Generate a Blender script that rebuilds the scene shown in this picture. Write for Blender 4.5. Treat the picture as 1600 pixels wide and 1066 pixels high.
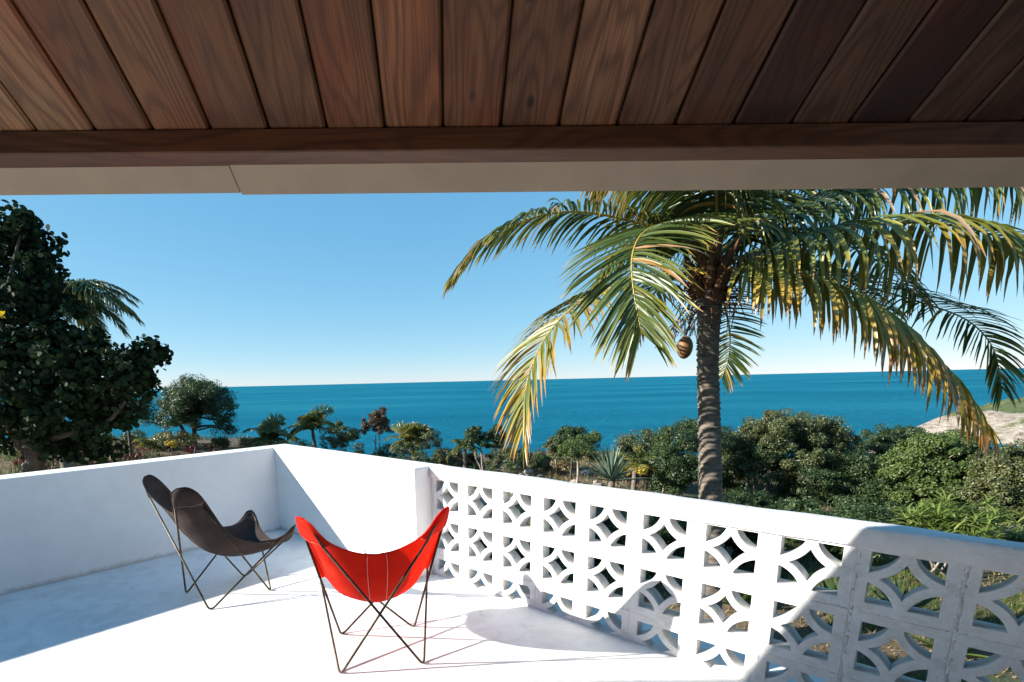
import bpy, math, random
import numpy as np
from mathutils import Vector, Matrix

# ------------------------------------------------------------------ scene, camera, light
for o in list(bpy.data.objects): bpy.data.objects.remove(o)
SC = bpy.context.scene
COL = SC.collection
R = math.radians
FOC, PX, PY = 800.25, 696.8, 766.59          # focal length and principal point in photo pixels (1600 wide)
PITCH, ROLL, CAMH = 0.20995, -0.02368, 1.4173

def cam_axes():
    cp, sp, cr, sr = math.cos(PITCH), math.sin(PITCH), math.cos(ROLL), math.sin(ROLL)
    M = np.array([[1, 0, 0], [0, -sp, -cp], [0, cp, -sp]])
    Z = np.array([[cr, -sr, 0], [sr, cr, 0], [0, 0, 1]])
    return Z @ M
CM = cam_axes()
cam = bpy.data.cameras.new('camera')
cam.sensor_width = 36; cam.lens = FOC / 1600 * 36
cam.shift_x = (800 - PX) / 1600; cam.shift_y = (PY - 533) / 1600
cam.clip_start = 0.05; cam.clip_end = 90000
camo = bpy.data.objects.new('camera', cam); COL.objects.link(camo)
camo.matrix_world = Matrix(((CM[0][0], -CM[1][0], -CM[2][0], 0), (CM[0][1], -CM[1][1], -CM[2][1], 0),
                            (CM[0][2], -CM[1][2], -CM[2][2], CAMH), (0, 0, 0, 1)))
SC.camera = camo

SUN = Vector((2.37, 0.307, -1.0)).normalized()          # direction the light travels
SUN_EL = math.asin(-SUN.z)
SUN_AZ = math.atan2(-SUN.x, -SUN.y)                      # compass angle from +Y towards +X
world = bpy.data.worlds.new('World'); SC.world = world; world.use_nodes = True
wn, wl = world.node_tree.nodes, world.node_tree.links
bg = wn['Background']
sky = wn.new('ShaderNodeTexSky'); sky.sky_type = 'NISHITA'; sky.sun_disc = False
sky.sun_elevation = SUN_EL; sky.sun_rotation = SUN_AZ % (2 * math.pi)
sky.altitude = 3000; sky.air_density = 1.0; sky.dust_density = 0.0; sky.ozone_density = 6
spl = wn.new('ShaderNodeSeparateColor'); cmb = wn.new('ShaderNodeCombineColor'); wl.new(sky.outputs[0], spl.inputs[0])
for ch, (ex_, kx) in enumerate(((0.77, 0.73), (0.469, 1.17), (0.30, 1.62))):        # soft clear-sky response per channel
    pw = wn.new('ShaderNodeMath'); pw.operation = 'POWER'; pw.inputs[1].default_value = ex_; wl.new(spl.outputs[ch], pw.inputs[0])
    ml = wn.new('ShaderNodeMath'); ml.operation = 'MULTIPLY'; ml.inputs[1].default_value = kx; wl.new(pw.outputs[0], ml.inputs[0]); wl.new(ml.outputs[0], cmb.inputs[ch])
wl.new(cmb.outputs[0], bg.inputs[0]); bg.inputs[1].default_value = 0.12
sl = bpy.data.lights.new('sun', 'SUN'); sl.energy = 4.35; sl.angle = R(0.55); sl.color = (1.0, 0.94, 0.85)
so = bpy.data.objects.new('sun', sl); COL.objects.link(so)
so.rotation_euler = SUN.to_track_quat('-Z', 'Y').to_euler(); so.location = (-20, -3, 12)
SC.view_settings.view_transform = 'Standard'; SC.view_settings.look = 'None'
SC.view_settings.exposure = 1.5; SC.view_settings.gamma = 1.0
SC.view_settings.use_curve_mapping = False
SC.cycles.max_bounces = 8; SC.cycles.diffuse_bounces = 5; SC.cycles.transparent_max_bounces = 12

def ray(px, py):
    return CM.T @ np.array([(px - PX) / FOC, (py - PY) / FOC, 1.0])
def at(px, py, Y):
    """world point on the vertical plane y = Y seen at that pixel of the photograph"""
    v = ray(px, py); t = Y / v[1]
    return np.array([v[0] * t, Y, CAMH + v[2] * t])

# terrace frame: corner, direction along the left wall (AV), along the block wall (BV)
TH = -0.77811
CV = np.array([-1.6637, 4.9674, 0.0])
AV = np.array([math.cos(TH - math.pi / 2), math.sin(TH - math.pi / 2), 0.0])
BV = np.array([math.cos(TH), math.sin(TH), 0.0])
def W(a, b, z=0.0): return CV + AV * a + BV * b + np.array([0, 0, z])

# ------------------------------------------------------------------ helpers
def link(o, parent=None):
    COL.objects.link(o)
    if parent is not None: o.parent = parent
    return o
def tag(o, label=None, cat=None, group=None, kind=None):
    if label: o['label'] = label
    if cat: o['category'] = cat
    if group: o['group'] = group
    if kind: o['kind'] = kind
    return o
def empty(name, loc=(0, 0, 0), rz=0):
    o = bpy.data.objects.new(name, None); o.location = Vector(loc); o.rotation_euler = (0, 0, rz)
    o.empty_display_size = 0.1
    return link(o)
def mesh(name, V, F, mats, smooth=False):
    me = bpy.data.meshes.new(name)
    me.from_pydata([tuple(v) for v in V], [], [tuple(int(i) for i in f) for f in F])
    for m in (mats if isinstance(mats, (list, tuple)) else [mats]): me.materials.append(m)
    if smooth: me.polygons.foreach_set('use_smooth', [True] * len(me.polygons))
    me.update()
    return me
def fast_mesh(name, V, F, mat, smooth=False, attr=None):
    """V (n,3) array, F (m,k) array of equal sized faces"""
    V = np.asarray(V, np.float32); F = np.asarray(F, np.int32)
    me = bpy.data.meshes.new(name)
    me.vertices.add(len(V)); me.vertices.foreach_set('co', V.ravel())
    k = F.shape[1]
    me.loops.add(F.size); me.loops.foreach_set('vertex_index', F.ravel())
    me.polygons.add(len(F))
    me.polygons.foreach_set('loop_start', np.arange(0, F.size, k, dtype=np.int32))
    me.polygons.foreach_set('loop_total', np.full(len(F), k, np.int32))
    if smooth: me.polygons.foreach_set('use_smooth', np.ones(len(F), bool))
    me.materials.append(mat)
    if attr is not None:
        a = me.attributes.new('tint', 'FLOAT', 'POINT'); a.data.foreach_set('value', np.asarray(attr, np.float32))
    me.update(calc_edges=True); me.validate()
    return me
def obj(name, me, parent=None):
    return link(bpy.data.objects.new(name, me), parent)
def box_vf(x0, x1, y0, y1, z0, z1):
    V = [(x0, y0, z0), (x1, y0, z0), (x1, y1, z0), (x0, y1, z0), (x0, y0, z1), (x1, y0, z1), (x1, y1, z1), (x0, y1, z1)]
    F = [(0, 3, 2, 1), (4, 5, 6, 7), (0, 1, 5, 4), (1, 2, 6, 5), (2, 3, 7, 6), (3, 0, 4, 7)]
    return V, F
def bevel(o, w, seg=2):
    m = o.modifiers.new('bevel', 'BEVEL'); m.width = w; m.segments = seg; m.limit_method = 'ANGLE'
    return o
def extrude_ab(poly_az, b0, b1):
    """profile in (A, z) extruded along B"""
    n = len(poly_az)
    V = [W(a, b0, z) for a, z in poly_az] + [W(a, b1, z) for a, z in poly_az]
    F = [tuple(range(n))[::-1], tuple(range(n, 2 * n))] + [(i, (i + 1) % n, n + (i + 1) % n, n + i) for i in range(n)]
    return V, F
def ab_box(a0, a1, b0, b1, z0, z1):
    V = [W(a, b, z) for z in (z0, z1) for a, b in ((a0, b0), (a1, b0), (a1, b1), (a0, b1))]
    F = [(0, 3, 2, 1), (4, 5, 6, 7), (0, 1, 5, 4), (1, 2, 6, 5), (2, 3, 7, 6), (3, 0, 4, 7)]
    return V, F
def catmull(P, n):
    P = np.asarray(P, float)
    Q = np.vstack([2 * P[0] - P[1], P, 2 * P[-1] - P[-2]])
    out = []
    for t in np.linspace(0, len(P) - 1, n):
        i = min(int(t), len(P) - 2); u = t - i
        a, b, c, d = Q[i], Q[i + 1], Q[i + 2], Q[i + 3]
        out.append(0.5 * ((2 * b) + (c - a) * u + (2 * a - 5 * b + 4 * c - d) * u * u + (3 * b - a - 3 * c + d) * u ** 3))
    return np.array(out)
def nrm(v):
    v = np.asarray(v, float); l = np.linalg.norm(v)
    return v / l if l > 1e-9 else v
def frames(P):
    """parallel transport frames: tangent, side, up"""
    T = np.gradient(P, axis=0); T /= np.linalg.norm(T, axis=1)[:, None] + 1e-12
    up = np.array([0, 0, 1.0])
    if abs(T[0] @ up) > 0.97: up = np.array([0.2, -1.0, 0.1])
    u = nrm(up - T[0] * (up @ T[0])); U = [u]
    for i in range(1, len(P)):
        u = nrm(u - T[i] * (u @ T[i])); U.append(u)
    U = np.array(U); S = np.cross(T, U)
    return T, S, U
def tube_vf(P, r, k=6, closed_ends=True, off=0):
    P = np.asarray(P, float); n = len(P)
    r = np.full(n, r) if np.isscalar(r) else np.asarray(r, float)
    T, S, U = frames(P)
    ang = np.linspace(0, 2 * math.pi, k, endpoint=False)
    V = (P[:, None, :] + r[:, None, None] * (np.cos(ang)[None, :, None] * S[:, None, :] + np.sin(ang)[None, :, None] * U[:, None, :])).reshape(-1, 3)
    F = []
    for i in range(n - 1):
        for j in range(k):
            F.append((off + i * k + j, off + i * k + (j + 1) % k, off + (i + 1) * k + (j + 1) % k, off + (i + 1) * k + j))
    if closed_ends:
        F.append(tuple(off + j for j in range(k))[::-1]); F.append(tuple(off + (n - 1) * k + j for j in range(k)))
    return V, F
class MB:
    """collects pieces of one mesh"""
    def __init__(s): s.V, s.F, s.n = [], [], 0
    def add(s, V, F):
        s.V.append(np.asarray(V, float)); s.F += [tuple(i + s.n for i in f) for f in F]; s.n += len(V); return s
    def tube(s, P, r, k=6): V, F = tube_vf(P, r, k); return s.add(V, F)
    def build(s, name, mat, parent=None, smooth=True):
        return obj(name, mesh(name, np.vstack(s.V), s.F, mat, smooth), parent)

# ------------------------------------------------------------------ materials
class N:
    def __init__(s, name):
        s.m = bpy.data.materials.new(name); s.m.use_nodes = True
        s.t = s.m.node_tree; s.n = s.t.nodes; s.l = s.t.links
        s.b = s.n['Principled BSDF']; s.out = s.n['Material Output']
    def add(s, t, **kw):
        x = s.n.new(t)
        for k, v in kw.items():
            if k.startswith('i_'): x.inputs[k[2:].replace('_', ' ')].default_value = v
            else: setattr(x, k, v)
        return x
    def link(s, a, b): s.l.new(a, b)
    def coords(s, scale=(1, 1, 1), kind='Object', rot=(0, 0, 0)):
        tc = s.add('ShaderNodeTexCoord'); mp = s.add('ShaderNodeMapping')
        mp.inputs['Scale'].default_value = scale; mp.inputs['Rotation'].default_value = rot
        s.link(tc.outputs[kind], mp.inputs['Vector']); return mp.outputs[0]
    def noise(s, vec, scale, detail=4, rough=0.55, dist=0.0):
        x = s.add('ShaderNodeTexNoise'); x.inputs['Scale'].default_value = scale; x.inputs['Detail'].default_value = detail
        x.inputs['Roughness'].default_value = rough; x.inputs['Distortion'].default_value = dist
        if vec is not None: s.link(vec, x.inputs['Vector'])
        return x.outputs['Fac']
    def ramp(s, fac, stops):
        x = s.add('ShaderNodeValToRGB'); e = x.color_ramp.elements
        while len(e) < len(stops): e.new(0.5)
        for el, (p, c) in zip(e, stops): el.position = p; el.color = (*c, 1) if len(c) == 3 else c
        s.link(fac, x.inputs[0]); return x.outputs[0]
    def mix(s, fac, a, b, mode='MIX'):
        x = s.add('ShaderNodeMix', data_type='RGBA', blend_type=mode)
        for v, i in ((fac, 0), (a, 6), (b, 7)):
            if hasattr(v, 'links') or hasattr(v, 'is_linked'): s.link(v, x.inputs[i])
            else: x.inputs[i].default_value = v if i == 0 else (*v, 1)
        return x.outputs[2]
    def math(s, op, a, b=None, clamp=False):
        x = s.add('ShaderNodeMath', operation=op, use_clamp=clamp)
        for i, v in enumerate((a, b)):
            if v is None: continue
            if hasattr(v, 'is_linked'): s.link(v, x.inputs[i])
            else: x.inputs[i].default_value = v
        return x.outputs[0]
    def bump(s, h, strength=0.3, dist=0.01):
        x = s.add('ShaderNodeBump'); x.inputs['Strength'].default_value = strength; x.inputs['Distance'].default_value = dist
        s.link(h, x.inputs['Height']); s.link(x.outputs[0], s.b.inputs['Normal']); return x
    def col(s, c):
        if hasattr(c, 'is_linked'): s.link(c, s.b.inputs['Base Color'])
        else: s.b.inputs['Base Color'].default_value = (*c, 1)
        return s
    def rough(s, r): s.b.inputs['Roughness'].default_value = r; return s

def m_plaster(name, base, dirt, bump=0.25, fine=90):
    k = N(name); v = k.coords()
    big = k.noise(v, 1.3, 5, 0.6); mid = k.noise(v, 9, 5, 0.65); f = k.noise(v, fine, 3, 0.6)
    c = k.ramp(k.math('MULTIPLY', k.math('ADD', big, mid), 0.5), [(0.36, dirt), (0.58, base)])
    spots = k.noise(v, 26, 3, 0.7)
    c = k.mix(k.ramp(spots, [(0.70, (0, 0, 0)), (0.82, (0.35, 0.35, 0.35))]), c, (0.42, 0.4, 0.37))
    sp_ = k.add('ShaderNodeSeparateXYZ'); k.link(v, sp_.inputs[0])
    gr = k.math('SUBTRACT', k.math('MULTIPLY', k.noise(v, 14, 5, 0.7), 0.085), sp_.outputs[2])
    c = k.mix(k.ramp(gr, [(0.0, (0, 0, 0)), (0.035, (0.7, 0.7, 0.7))]), c, (0.40, 0.385, 0.36))
    k.col(c).rough(0.72)
    k.bump(k.math('ADD', k.math('MULTIPLY', mid, 0.6), k.math('MULTIPLY', f, 0.4)), bump, 0.012)
    k.b.inputs['Specular IOR Level'].default_value = 0.3
    return k.m
M = {}
M['wall'] = m_plaster('white_plaster', (0.83, 0.83, 0.825), (0.77, 0.77, 0.765), 0.22)
M['block'] = m_plaster('white_painted_concrete', (0.84, 0.84, 0.835), (0.79, 0.79, 0.785), 0.5, 140)
M['cap'] = m_plaster('white_cap_plaster', (0.80, 0.80, 0.79), (0.64, 0.63, 0.62), 0.75, 60)

k = N('mortar'); v = k.coords()
k.col(k.ramp(k.noise(v, 40, 4, 0.7), [(0.27, (0.14, 0.135, 0.13)), (0.35, (0.66, 0.66, 0.65)), (0.50, (0.82, 0.82, 0.81))])).rough(0.9)
k.bump(k.noise(v, 90, 5, 0.75), 0.8, 0.008); M['mortar'] = k.m

k = N('white_floor_paint'); v = k.coords()
big = k.noise(v, 0.9, 6, 0.6); mid = k.noise(v, 6, 6, 0.65, 0.6); fi = k.noise(v, 55, 4, 0.6)
c = k.ramp(k.math('MULTIPLY', k.math('ADD', big, mid), 0.5), [(0.36, (0.62, 0.615, 0.60)), (0.52, (0.80, 0.80, 0.79)), (0.7, (0.83, 0.83, 0.82))])
st = k.noise(k.coords((1, 2.4, 1), rot=(0, 0, 0.5)), 3.2, 7, 0.72, 0.8)
c = k.mix(k.ramp(st, [(0.58, (0, 0, 0)), (0.74, (0.75, 0.75, 0.75))]), c, (0.46, 0.455, 0.44))
sp = k.noise(v, 34, 2, 0.6)
c = k.mix(k.ramp(sp, [(0.735, (0, 0, 0)), (0.78, (0.7, 0.7, 0.7))]), c, (0.40, 0.38, 0.35))
k.col(c).rough(0.6); k.bump(k.math('ADD', mid, k.math('MULTIPLY', fi, 0.35)), 0.22, 0.012); M['floor'] = k.m

def m_wood(name, tones, scale=1.0, rough=0.55, along=(1, 1, 1)):
    """pine: length runs along local Y"""
    k = N(name)
    oi = k.add('ShaderNodeObjectInfo'); tc = k.add('ShaderNodeTexCoord')
    sh = k.add('ShaderNodeCombineXYZ'); k.link(k.math('MULTIPLY', oi.outputs['Random'], 37.0), sh.inputs[0]); k.link(k.math('MULTIPLY', oi.outputs['Random'], 91.0), sh.inputs[1])
    va = k.add('ShaderNodeVectorMath', operation='ADD'); k.link(tc.outputs['Object'], va.inputs[0]); k.link(sh.outputs[0], va.inputs[1])
    mp = k.add('ShaderNodeMapping'); mp.inputs['Scale'].default_value = along; k.link(va.outputs[0], mp.inputs[0])
    def mapv(s):
        m = k.add('ShaderNodeMapping'); m.inputs['Scale'].default_value = s; k.link(mp.outputs[0], m.inputs[0]); return m.outputs[0]
    warp = k.noise(mapv((5.5, 0.9, 3)), 1.0, 2, 0.45)
    ring = k.math('SINE', k.math('MULTIPLY', warp, 130.0))
    ring = k.math('POWER', k.math('MULTIPLY', k.math('ADD', ring, 1.0), 0.5), 2.2)
    fine = k.noise(mapv((260, 5, 60)), 1.0, 3, 0.6)
    mott = k.noise(mapv((9, 2.2, 3)), 1.0, 4, 0.6)
    blot = k.noise(mapv((3.0, 1.4, 2)), 1.0, 3, 0.5)
    c = k.ramp(k.math('ADD', k.math('MULTIPLY', mott, 0.6), k.math('MULTIPLY', oi.outputs['Random'], 0.4)), [(0.28, tones[0]), (0.5, tones[1]), (0.75, tones[2])])
    c = k.mix(k.ramp(blot, [(0.5, (0, 0, 0)), (0.7, (0.75, 0.75, 0.75))]), c, tones[3])
    c = k.mix(k.math('MULTIPLY', ring, 0.52), c, tones[4])
    c = k.mix(k.math('MULTIPLY', k.ramp(fine, [(0.42, (0, 0, 0)), (0.66, (1, 1, 1))]), 0.55), c, tones[4])
    vo = k.add('ShaderNodeTexVoronoi'); vo.inputs['Scale'].default_value = 1.0; k.link(mapv((7.5, 4.6, 1.0)), vo.inputs['Vector'])
    kn = k.ramp(vo.outputs['Distance'], [(0.05, (1, 1, 1)), (0.10, (0, 0, 0))])
    c = k.mix(kn, c, tones[5])
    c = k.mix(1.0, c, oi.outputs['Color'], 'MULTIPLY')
    k.col(c).rough(rough)
    k.bump(k.math('ADD', k.math('MULTIPLY', ring, 0.5), fine), 0.35, 0.002)
    k.b.inputs['Specular IOR Level'].default_value = 0.35
    return k.m
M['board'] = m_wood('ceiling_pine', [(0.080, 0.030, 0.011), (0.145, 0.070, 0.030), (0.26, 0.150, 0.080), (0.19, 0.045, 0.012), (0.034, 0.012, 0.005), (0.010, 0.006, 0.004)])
M['beam'] = m_wood('beam_pine', [(0.085, 0.032, 0.013), (0.125, 0.050, 0.020), (0.19, 0.082, 0.034), (0.12, 0.036, 0.013), (0.04, 0.015, 0.006), (0.03, 0.014, 0.008)])
k = N('soffit_paint'); v = k.coords((1, 1, 1))
k.col(k.ramp(k.noise(v, 5, 5, 0.6), [(0.3, (0.29, 0.225, 0.158)), (0.65, (0.35, 0.270, 0.190))])).rough(0.6); k.bump(k.noise(v, 60, 3), 0.1, 0.004); M['soffit'] = k.m
k = N('roofing'); k.col((0.30, 0.29, 0.27)).rough(0.8); M['roofing'] = k.m
k = N('dark_joint'); k.col((0.03, 0.02, 0.015)).rough(0.9); M['deck'] = k.m

k = N('bronzed_rod'); v = k.coords()
k.col(k.ramp(k.noise(v, 30, 4, 0.7), [(0.4, (0.035, 0.026, 0.018)), (0.62, (0.10, 0.075, 0.05))])); k.b.inputs['Metallic'].default_value = 0.6; k.rough(0.45); M['rod'] = k.m
def m_canvas(name, c0, c1, trans, tf):
    k = N(name); v = k.coords()
    cc = k.ramp(k.noise(v, 7, 5, 0.65), [(0.3, c0), (0.7, c1)]); k.col(cc).rough(0.85)
    a = k.noise(k.coords((600, 60, 60)), 1, 1); b = k.noise(k.coords((60, 600, 60)), 1, 1)
    wr = k.noise(v, 11, 3, 0.5)
    k.bump(k.math('ADD', k.math('MULTIPLY', k.math('ADD', a, b), 0.15), wr), 0.45, 0.014)
    k.b.inputs['Specular IOR Level'].default_value = 0.15
    tr = k.add('ShaderNodeBsdfTranslucent'); tr.inputs[0].default_value = (*trans, 1)
    mx = k.add('ShaderNodeMixShader'); mx.inputs[0].default_value = tf
    k.link(k.b.outputs[0], mx.inputs[1]); k.link(tr.outputs[0], mx.inputs[2]); k.link(mx.outputs[0], k.out.inputs[0])
    return k.m
M['red'] = m_canvas('red_canvas', (0.66, 0.022, 0.012), (0.82, 0.050, 0.020), (1.0, 0.13, 0.03), 0.48)
M['brown'] = m_canvas('charcoal_brown_canvas', (0.028, 0.020, 0.019), (0.060, 0.045, 0.041), (0.09, 0.06, 0.05), 0.05)
k = N('pale_thread'); k.col((0.75, 0.55, 0.48)).rough(0.8); M['thread_red'] = k.m
k = N('grey_thread'); k.col((0.30, 0.26, 0.24)).rough(0.8); M['thread_brown'] = k.m
k = N('binding'); k.col((0.02, 0.015, 0.015)).rough(0.8); M['binding'] = k.m

def m_leaf(name, dark, mid, light, trans=0.3, rough=0.45, spec=0.4, warm=None):
    k = N(name); ge = k.add('ShaderNodeNewGeometry')
    stops = [(0.0, dark), (0.5, mid), (0.9, light)]
    c = k.ramp(ge.outputs['Random Per Island'], stops)
    tc = k.coords()
    c = k.mix(k.ramp(k.noise(tc, 0.9, 3, 0.6), [(0.40, (0, 0, 0)), (0.65, (0.6, 0.6, 0.6))]), c, warm or light)
    k.col(c).rough(rough); k.b.inputs['Specular IOR Level'].default_value = spec
    tr = k.add('ShaderNodeBsdfTranslucent'); hs = k.add('ShaderNodeHueSaturation'); hs.inputs['Value'].default_value = 1.5; hs.inputs['Saturation'].default_value = 1.1
    k.link(c, hs.inputs['Color']); k.link(hs.outputs[0], tr.inputs[0])
    mx = k.add('ShaderNodeMixShader'); mx.inputs[0].default_value = trans
    k.link(k.b.outputs[0], mx.inputs[1]); k.link(tr.outputs[0], mx.inputs[2]); k.link(mx.outputs[0], k.out.inputs[0])
    return k.m
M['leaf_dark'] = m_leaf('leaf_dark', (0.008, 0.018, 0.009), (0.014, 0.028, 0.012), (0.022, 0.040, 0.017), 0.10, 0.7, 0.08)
M['leaf_tree'] = m_leaf('leaf_tree', (0.015, 0.035, 0.012), (0.030, 0.060, 0.019), (0.065, 0.10, 0.033), 0.25, 0.42, 0.4)
M['leaf_olive'] = m_leaf('leaf_olive', (0.03, 0.05, 0.018), (0.06, 0.085, 0.028), (0.13, 0.15, 0.055), 0.22, 0.42, 0.42, (0.13, 0.125, 0.045))
M['leaf_bright'] = m_leaf('leaf_bright', (0.028, 0.056, 0.014), (0.058, 0.102, 0.024), (0.125, 0.165, 0.042), 0.28)
M['leaf_lime'] = m_leaf('leaf_lime', (0.06, 0.10, 0.02), (0.11, 0.17, 0.03), (0.22, 0.27, 0.07), 0.3)
M['leaf_red'] = m_leaf('leaf_red', (0.04, 0.010, 0.012), (0.085, 0.016, 0.020), (0.16, 0.04, 0.038), 0.2)
M['leaf_coppery'] = m_leaf('leaf_coppery', (0.035, 0.04, 0.02), (0.07, 0.055, 0.03), (0.14, 0.08, 0.045), 0.2)
M['leaf_yellow'] = m_leaf('leaf_yellow', (0.25, 0.19, 0.02), (0.42, 0.30, 0.03), (0.55, 0.42, 0.06), 0.3)
M['leaf_dry'] = m_leaf('leaf_dry', (0.10, 0.075, 0.035), (0.19, 0.14, 0.065), (0.30, 0.23, 0.11), 0.2)
M['leaf_grey'] = m_leaf('leaf_grey', (0.05, 0.085, 0.06), (0.085, 0.13, 0.095), (0.14, 0.19, 0.13), 0.12, 0.5, 0.3)

def m_palm(name):
    k = N(name); at_ = k.add('ShaderNodeAttribute', attribute_name='tint'); ge = k.add('ShaderNodeNewGeometry')
    f = k.math('ADD', at_.outputs['Fac'], k.math('MULTIPLY', k.math('SUBTRACT', ge.outputs['Random Per Island'], 0.5), 0.22))
    c = k.ramp(f, [(0.0, (0.018, 0.042, 0.016)), (0.22, (0.055, 0.09, 0.02)), (0.45, (0.19, 0.20, 0.035)), (0.62, (0.42, 0.27, 0.04)), (0.80, (0.36, 0.17, 0.045)), (1.0, (0.33, 0.25, 0.17))])
    k.col(c).rough(0.36); k.b.inputs['Specular IOR Level'].default_value = 0.6
    tr = k.add('ShaderNodeBsdfTranslucent'); hs = k.add('ShaderNodeHueSaturation'); hs.inputs['Value'].default_value = 1.35
    k.link(c, hs.inputs['Color']); k.link(hs.outputs[0], tr.inputs[0])
    mx = k.add('ShaderNodeMixShader'); mx.inputs[0].default_value = 0.28
    k.link(k.b.outputs[0], mx.inputs[1]); k.link(tr.outputs[0], mx.inputs[2]); k.link(mx.outputs[0], k.out.inputs[0])
    return k.m
M['palm_leaf'] = m_palm('palm_leaf')
k = N('palm_rib'); k.col((0.36, 0.27, 0.06)).rough(0.4); M['palm_rib'] = k.m
k = N('palm_rib_green'); k.col((0.13, 0.15, 0.04)).rough(0.4); M['palm_rib_green'] = k.m
k = N('palm_bark'); v = k.coords((1, 1, 3.0))
c = k.ramp(k.noise(v, 9, 6, 0.7), [(0.3, (0.075, 0.058, 0.045)), (0.5, (0.18, 0.145, 0.115)), (0.72, (0.31, 0.26, 0.215))])
k.col(c).rough(0.9); k.bump(k.noise(k.coords((1, 1, 6)), 24, 5, 0.7), 0.8, 0.02); M['palm_bark'] = k.m
def m_bark(name, a, b):
    k = N(name); v = k.coords((1, 1, 0.35))
    k.col(k.ramp(k.noise(v, 22, 5, 0.65), [(0.35, a), (0.65, b)])).rough(0.9); k.bump(k.noise(v, 40, 4), 0.6, 0.02); return k.m
M['bark_pale'] = m_bark('bark_pale', (0.20, 0.16, 0.125), (0.42, 0.36, 0.30))
M['bark_dark'] = m_bark('bark_dark', (0.035, 0.028, 0.022), (0.10, 0.08, 0.062))
k = N('husk'); v = k.coords((1, 1, 0.4)); k.col(k.ramp(k.noise(v, 26, 5, 0.7), [(0.3, (0.05, 0.024, 0.012)), (0.6, (0.17, 0.08, 0.032)), (0.8, (0.32, 0.19, 0.09))])).rough(0.85); k.bump(k.noise(v, 60, 4), 0.6, 0.01); M['husk'] = k.m
k = N('coconut'); v = k.coords((1, 1, 0.5)); k.col(k.ramp(k.noise(v, 9, 5, 0.7), [(0.35, (0.09, 0.04, 0.018)), (0.6, (0.24, 0.115, 0.04))])).rough(0.6); k.bump(k.noise(v, 45, 4), 0.5, 0.01); M['coconut'] = k.m

k = N('soil'); v = k.coords()
c = k.ramp(k.noise(v, 0.35, 5, 0.6), [(0.35, (0.055, 0.075, 0.028)), (0.5, (0.115, 0.085, 0.05)), (0.65, (0.17, 0.125, 0.08))])
c = k.mix(k.ramp(k.noise(v, 6, 6, 0.75), [(0.5, (0, 0, 0)), (0.7, (0.8, 0.8, 0.8))]), c, (0.05, 0.045, 0.02))
c = k.mix(k.ramp(k.noise(v, 18, 3, 0.6), [(0.66, (0, 0, 0)), (0.72, (0.7, 0.7, 0.7))]), c, (0.34, 0.29, 0.23))
k.col(c).rough(0.95); k.bump(k.noise(v, 9, 6, 0.7), 0.9, 0.08); M['soil'] = k.m
k = N('rock'); v = k.coords(); oi = k.add('ShaderNodeObjectInfo')
c = k.ramp(k.noise(v, 4, 5, 0.65), [(0.3, (0.22, 0.18, 0.145)), (0.65, (0.48, 0.42, 0.36))])
k.col(c).rough(0.95); k.bump(k.noise(v, 8, 6, 0.7), 0.8, 0.05); M['rock'] = k.m

k = N('headland_ground'); ge = k.add('ShaderNodeNewGeometry'); sx = k.add('ShaderNodeSeparateXYZ'); k.link(ge.outputs['Normal'], sx.inputs[0])
v = k.coords(); nz = k.noise(v, 0.09, 8, 0.7)
at_ = k.add('ShaderNodeAttribute', attribute_name='tint')
f = k.math('ADD', at_.outputs['Fac'], k.math('MULTIPLY', k.math('SUBTRACT', nz, 0.5), 1.5))
grn = k.ramp(k.noise(v, 0.35, 6, 0.7), [(0.35, (0.055, 0.085, 0.025)), (0.55, (0.12, 0.15, 0.045)), (0.7, (0.24, 0.22, 0.10))])
rk = k.ramp(k.noise(k.coords((1, 1, 4)), 0.35, 7, 0.75), [(0.34, (0.10, 0.078, 0.058)), (0.46, (0.33, 0.27, 0.21)), (0.66, (0.58, 0.51, 0.43))])
k.col(k.mix(k.ramp(f, [(0.45, (0, 0, 0)), (0.58, (1, 1, 1))]), rk, grn)).rough(0.95)
k.bump(k.noise(v, 0.5, 8, 0.75), 1.0, 2.0); M['headland'] = k.m

k = N('sea_water'); v = k.coords()
ch = k.noise(v, 0.02, 3, 0.5)
sw = k.coords((0.35, 1, 1), rot=(0, 0, 0.35))
pat = k.noise(sw, 0.0045, 4, 0.6)
c = k.ramp(pat, [(0.36, (0.000, 0.112, 0.176)), (0.52, (0.003, 0.142, 0.212)), (0.66, (0.014, 0.180, 0.245))])
k.col(c).rough(0.28); k.b.inputs['IOR'].default_value = 1.33; k.b.inputs['Specular IOR Level'].default_value = 0.05
h = k.math('ADD', k.noise(k.coords((0.5, 1.3, 1), rot=(0, 0, 0.3)), 0.16, 5, 0.65), k.math('MULTIPLY', k.noise(sw, 0.8, 4, 0.6), 0.3))
bp = k.bump(h, 0.9, 3.0)
df = k.add('ShaderNodeBsdfDiffuse'); gs = k.add('ShaderNodeBsdfGlossy'); gs.inputs['Roughness'].default_value = 0.25; mx = k.add('ShaderNodeMixShader'); mx.inputs[0].default_value = 0.07
k.link(c, df.inputs[0]); k.link(bp.outputs[0], df.inputs['Normal']); k.link(bp.outputs[0], gs.inputs['Normal']); gs.inputs[0].default_value = (0.8, 0.9, 1, 1)
k.link(df.outputs[0], mx.inputs[1]); k.link(gs.outputs[0], mx.inputs[2]); k.link(mx.outputs[0], k.out.inputs[0]); M['sea'] = k.m

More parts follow.
